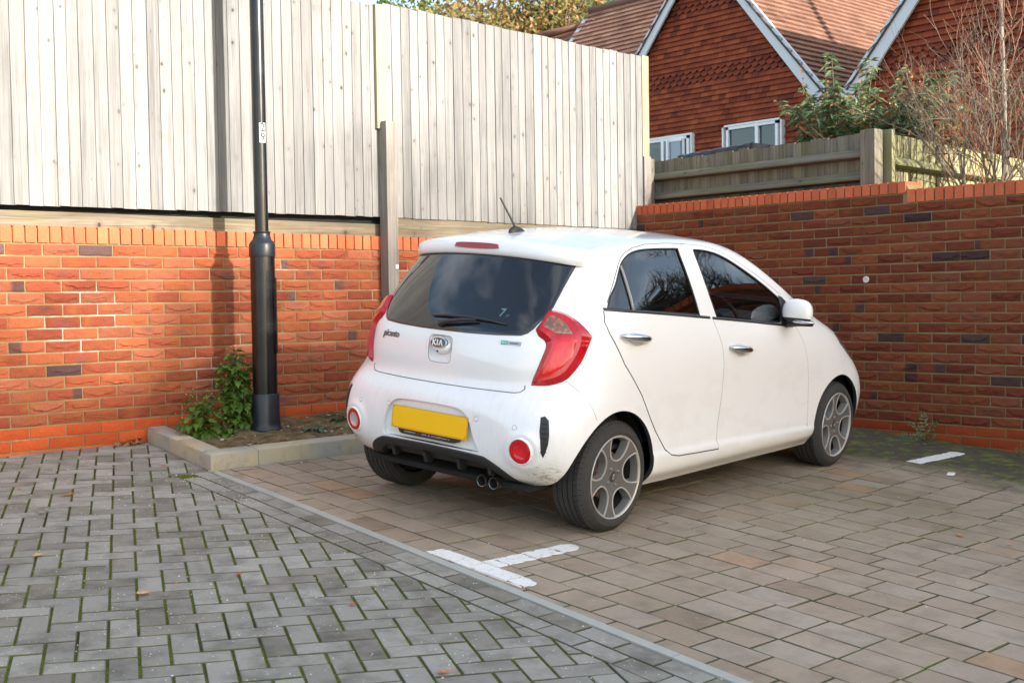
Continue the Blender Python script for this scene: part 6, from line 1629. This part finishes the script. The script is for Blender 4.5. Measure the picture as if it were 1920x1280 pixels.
# rounded conifer top at upper left
x,y=pos_at(772,33); ct=empty('conifer_tree',(x,y,.75),label='small rounded bright green conifer top above the tall fence',cat='tree'); rr=random.Random(31)
mb=MB(); mb.tube([(0,0,0),(0,0,7.5)],[.16,.05],8); mb.obj('trunk',MBARK,ct,smooth=True); mb=MB()
for i in range(5200):
    t=rr.random()**.6; z=9.15-5.5*t; R_=1.55*math.sin(min(1,t*1.5+.05)*math.pi/2)**.8*(1+.1*math.sin(z*5)); a=rr.random()*6.283; q=R_*rr.uniform(.82,1.03); scatter(mb,Vector((q*math.cos(a),q*math.sin(a),z)),1,.085,.06,rr,(0,),.5)
mb.obj('crown',MEVG[1],ct)
# evergreen bush (long narrow grey-green leaves, dead flower spikes)
MBUD=[leafmat('bush_leaf',(.14,.22,.095),(.30,.38,.21)),leafmat('bush_leaf_dark',(.05,.09,.035),(.11,.16,.065)),leafmat('bush_leaf_brown',(.24,.11,.035),(.40,.19,.06))]
bu=empty('leafy_bush',(1.6,-1.3,1.5),label='large grey-green bush with brown dead spikes above the mossy fence panel',cat='bush'); rr=random.Random(5)
sm=MB(); lf=MB()
for i in range(84):
    a=rr.uniform(-1.05,.85); b_=rr.uniform(-.7,.9); base=Vector((rr.uniform(-.15,.15),rr.uniform(-.2,.2),0)); H=rr.uniform(.95,1.75)*(1-.32*abs(a+.1)/1.2)
    tip=Vector((b_*.6,a,H)); mid=base.lerp(tip,.55)+Vector((0,0,.12)); pts=[base,base.lerp(mid,.5),mid,mid.lerp(tip,.5)+Vector((0,0,.03)),tip]
    sm.tube(pts,[.012,.010,.008,.006,.003],5,cap=False)
    for k in range(90):
        t=rr.uniform(.3,1.0); j=min(3,int(t*4)); p=pts[j].lerp(pts[j+1],t*4-j); az=rr.uniform(0,6.283); d=Vector((math.cos(az),math.sin(az),rr.uniform(-.45,.55))).normalized(); Lf=rr.uniform(.07,.14); s_=d.cross(Vector((rr.gauss(0,.4),rr.gauss(0,.4),1))).normalized()*Lf*.15
        dr_=Vector((0,0,-.3*Lf)); lf.add([p,p+d*Lf*.4+s_,p+d*Lf+dr_,p+d*Lf*.4-s_],[(0,1,2,3)],rr.choice((0,0,0,0,1,1,2)) )
    if i%6==0:
        for k in range(26): scatter(lf,tip+Vector((0,0,.01*k-.05)),1,.013,.009,rr,(2,))
sm.obj('stems',MBARK,bu); lf.obj('foliage',MBUD,bu)
# flame-orange thin-twigged rose behind the bush
MHIP=simple('red_hip',(.35,.03,.015),.3); ro=empty('rose_shrub',(1.3,-2.0,1.5),label='thin orange twigged shrub with a few yellow leaves and red hips mixed through the bush',cat='shrub'); rr=random.Random(15); sm=MB(); lf=MB(); tips=[]
for i in range(22):
    a=rr.uniform(-1.6,1.5); grow(sm,Vector((rr.uniform(-.1,.5),rr.uniform(-.8,.4),.2)),Vector((rr.uniform(-.3,.3),a*.55,1)),.50,.0048,2,.55,rr,tips,4,.1,(1,2),.10,.7,.8)
for q,d in tips:
    if rr.random()<.16: scatter(lf,q,2,.014,.02,rr,(0,))
    if rr.random()<.07: hp=MB(); hp.lathe([(.001,-.009),(.007,-.005),(.009,0),(.006,.006),(.001,.008)],7,origin=q); hp.obj('hip',MHIP,ro)
sm.obj('stems',simple('orange_twig',(.36,.12,.04),.6),ro); lf.obj('foliage',leafmat('yellow_leaf',(.35,.29,.05),(.5,.42,.10)),ro)
# tall bare shrub in front of the mossy fence panel
bs=empty('bare_shrub',(.85,-2.85,1.5),label='tall bare many-stemmed shrub with reddish twigs at the upper right',cat='shrub'); rr=random.Random(42); sm=MB(); tips=[]
for (y0,dy,dx,L_,r0) in ((.05,.42,-.03,.62,.016),(.02,.30,.1,.66,.015),(.0,.20,-.05,.64,.014),(-.02,.55,.0,.55,.012),(.06,.66,.1,.50,.011),(-.10,.10,.0,.66,.017),(-.16,-.02,.05,.70,.020),(-.18,.04,-.1,.66,.015),(-.24,-.12,.0,.62,.015),(-.30,-.2,.05,.60,.014),(-.34,.02,-.05,.62,.014),(-.05,.35,.2,.55,.010),(-.26,.15,.1,.60,.012),(-.4,-.3,0,.55,.012)):
    grow(sm,Vector((rr.uniform(-.08,.10),y0,0)),Vector((dx,dy,1)),L_,r0*.80,4,.62,rr,tips,4,.26,(1,2),.12,.62,.74)
sm.obj('branches',[simple('shrub_twig',(.15,.105,.07),.7,var=.4,vs=5)],bs)
bc=empty('pale_stem_tree',(1.0,-3.02,1.5),label='slender pale barked stem standing inside the bare shrub',cat='tree'); mb=MB()
mb.tube([(0,0,0),(.02,.03,.5),(.0,.02,1.0),(.03,.06,1.6),(.0,.05,2.4)],[.024,.021,.018,.015,.010],10); mb.obj('trunk',MBIRCH,bc,smooth=True); tb_=[];mb=MB()
for k in range(9): grow(mb,Vector((0,.03,.7+.18*k)),Vector((rr.gauss(0,.4),rr.gauss(0,.5),.9)),.4,.008,2,.5,rr,tb_,4,.3,(1,2))
mb.obj('crown_branches',MBARKR,bc)
# grey-green shrub leaves at the far right edge
g2=empty('leafy_shrub',(1.5,-3.25,1.6),label='small grey-green leafed shrub behind the bare stems at the right edge',cat='bush'); mb=MB()
for i in range(900):
    p=Vector((rr.gauss(0,.2),rr.gauss(0,.33),1.0+rr.gauss(0,.42))); d=Vector((rr.gauss(0,1),rr.gauss(0,1),rr.gauss(0,.7))).normalized(); L_=rr.uniform(.04,.08); s_=d.cross(Vector((0,0,1))).normalized()*L_*.2; mb.add([p,p+d*L_*.4+s_,p+d*L_,p+d*L_*.4-s_],[(0,1,2,3)],rr.choice((0,0,1)))
mb.obj('foliage',MBUD,g2); mb=MB()
for k in range(8): mb.tube([(0,0,-.1),(rr.gauss(0,.08),rr.gauss(0,.12),.7),(rr.gauss(0,.2),rr.gauss(0,.3),1.4)],[.012,.009,.004],5)
mb.obj('stems',MBARK,g2)
# bare trees and a dark hedge off to the right: what the side windows mirror
for (x,y,H,s_) in ((17,-11.5,8.5,61),(22,-6.5,9.5,62),(13,-15,7.5,63)):
    t_=tree('bare winter tree standing off to the right of the car park',x,y,1.2,H,s_,None,0,.1,depth=5,L=1.9,r=.22,spread=.7,nm='bare_tree'); t_['group']='bare winter trees beyond the car park'
hd=empty('evergreen_hedge',(13,-9,1.4),label='dark evergreen hedge off to the right of the car park',cat='hedge'); mb=MB(); rr=random.Random(3)
for i in range(9000):
    x=rr.uniform(-.8,.8); y=rr.uniform(-7,7); z=rr.uniform(0,2.6+.35*math.sin(y*1.7)); scatter(mb,Vector((x,y,z)),1,.10,.05,rr,(0,),.6)
mb.obj('foliage',MEVG[0],hd); mb=MB(); mb.box((0,0,1.1),(1.1,13.6,2.2),bev=.3); mb.obj('stems',simple('hedge_inside',(.01,.015,.008),1),hd)
# winter oaks across the road, behind the viewer: they thin the low sun before it reaches the car park
for (x,y,H,sd_,lb_) in ((-5.5,-31,10.2,71,'leftmost'),(-1.5,-33,10.6,72,'second'),(2.6,-31,10.4,73,'third'),(6.6,-33,10.8,74,'fourth'),(11,-31,10.4,75,'fifth'),(15.5,-33,10.4,76,'rightmost')):
    t_=tree('winter oak keeping some leaves, '+lb_+' in the row across the road behind the viewer',x,y,-2.6,H+8.4,sd_,MOAK,8,.15,depth=4,L=2.2,r=.30,spread=.85,els=(0,1,1),rad=.70,trunk_h=.44,up=.15)
for o in list(bpy.data.objects):
    if o.type=='MESH' and o.parent is None and 'kind' not in o and 'label' not in o: print('UNTAGGED',o.name)
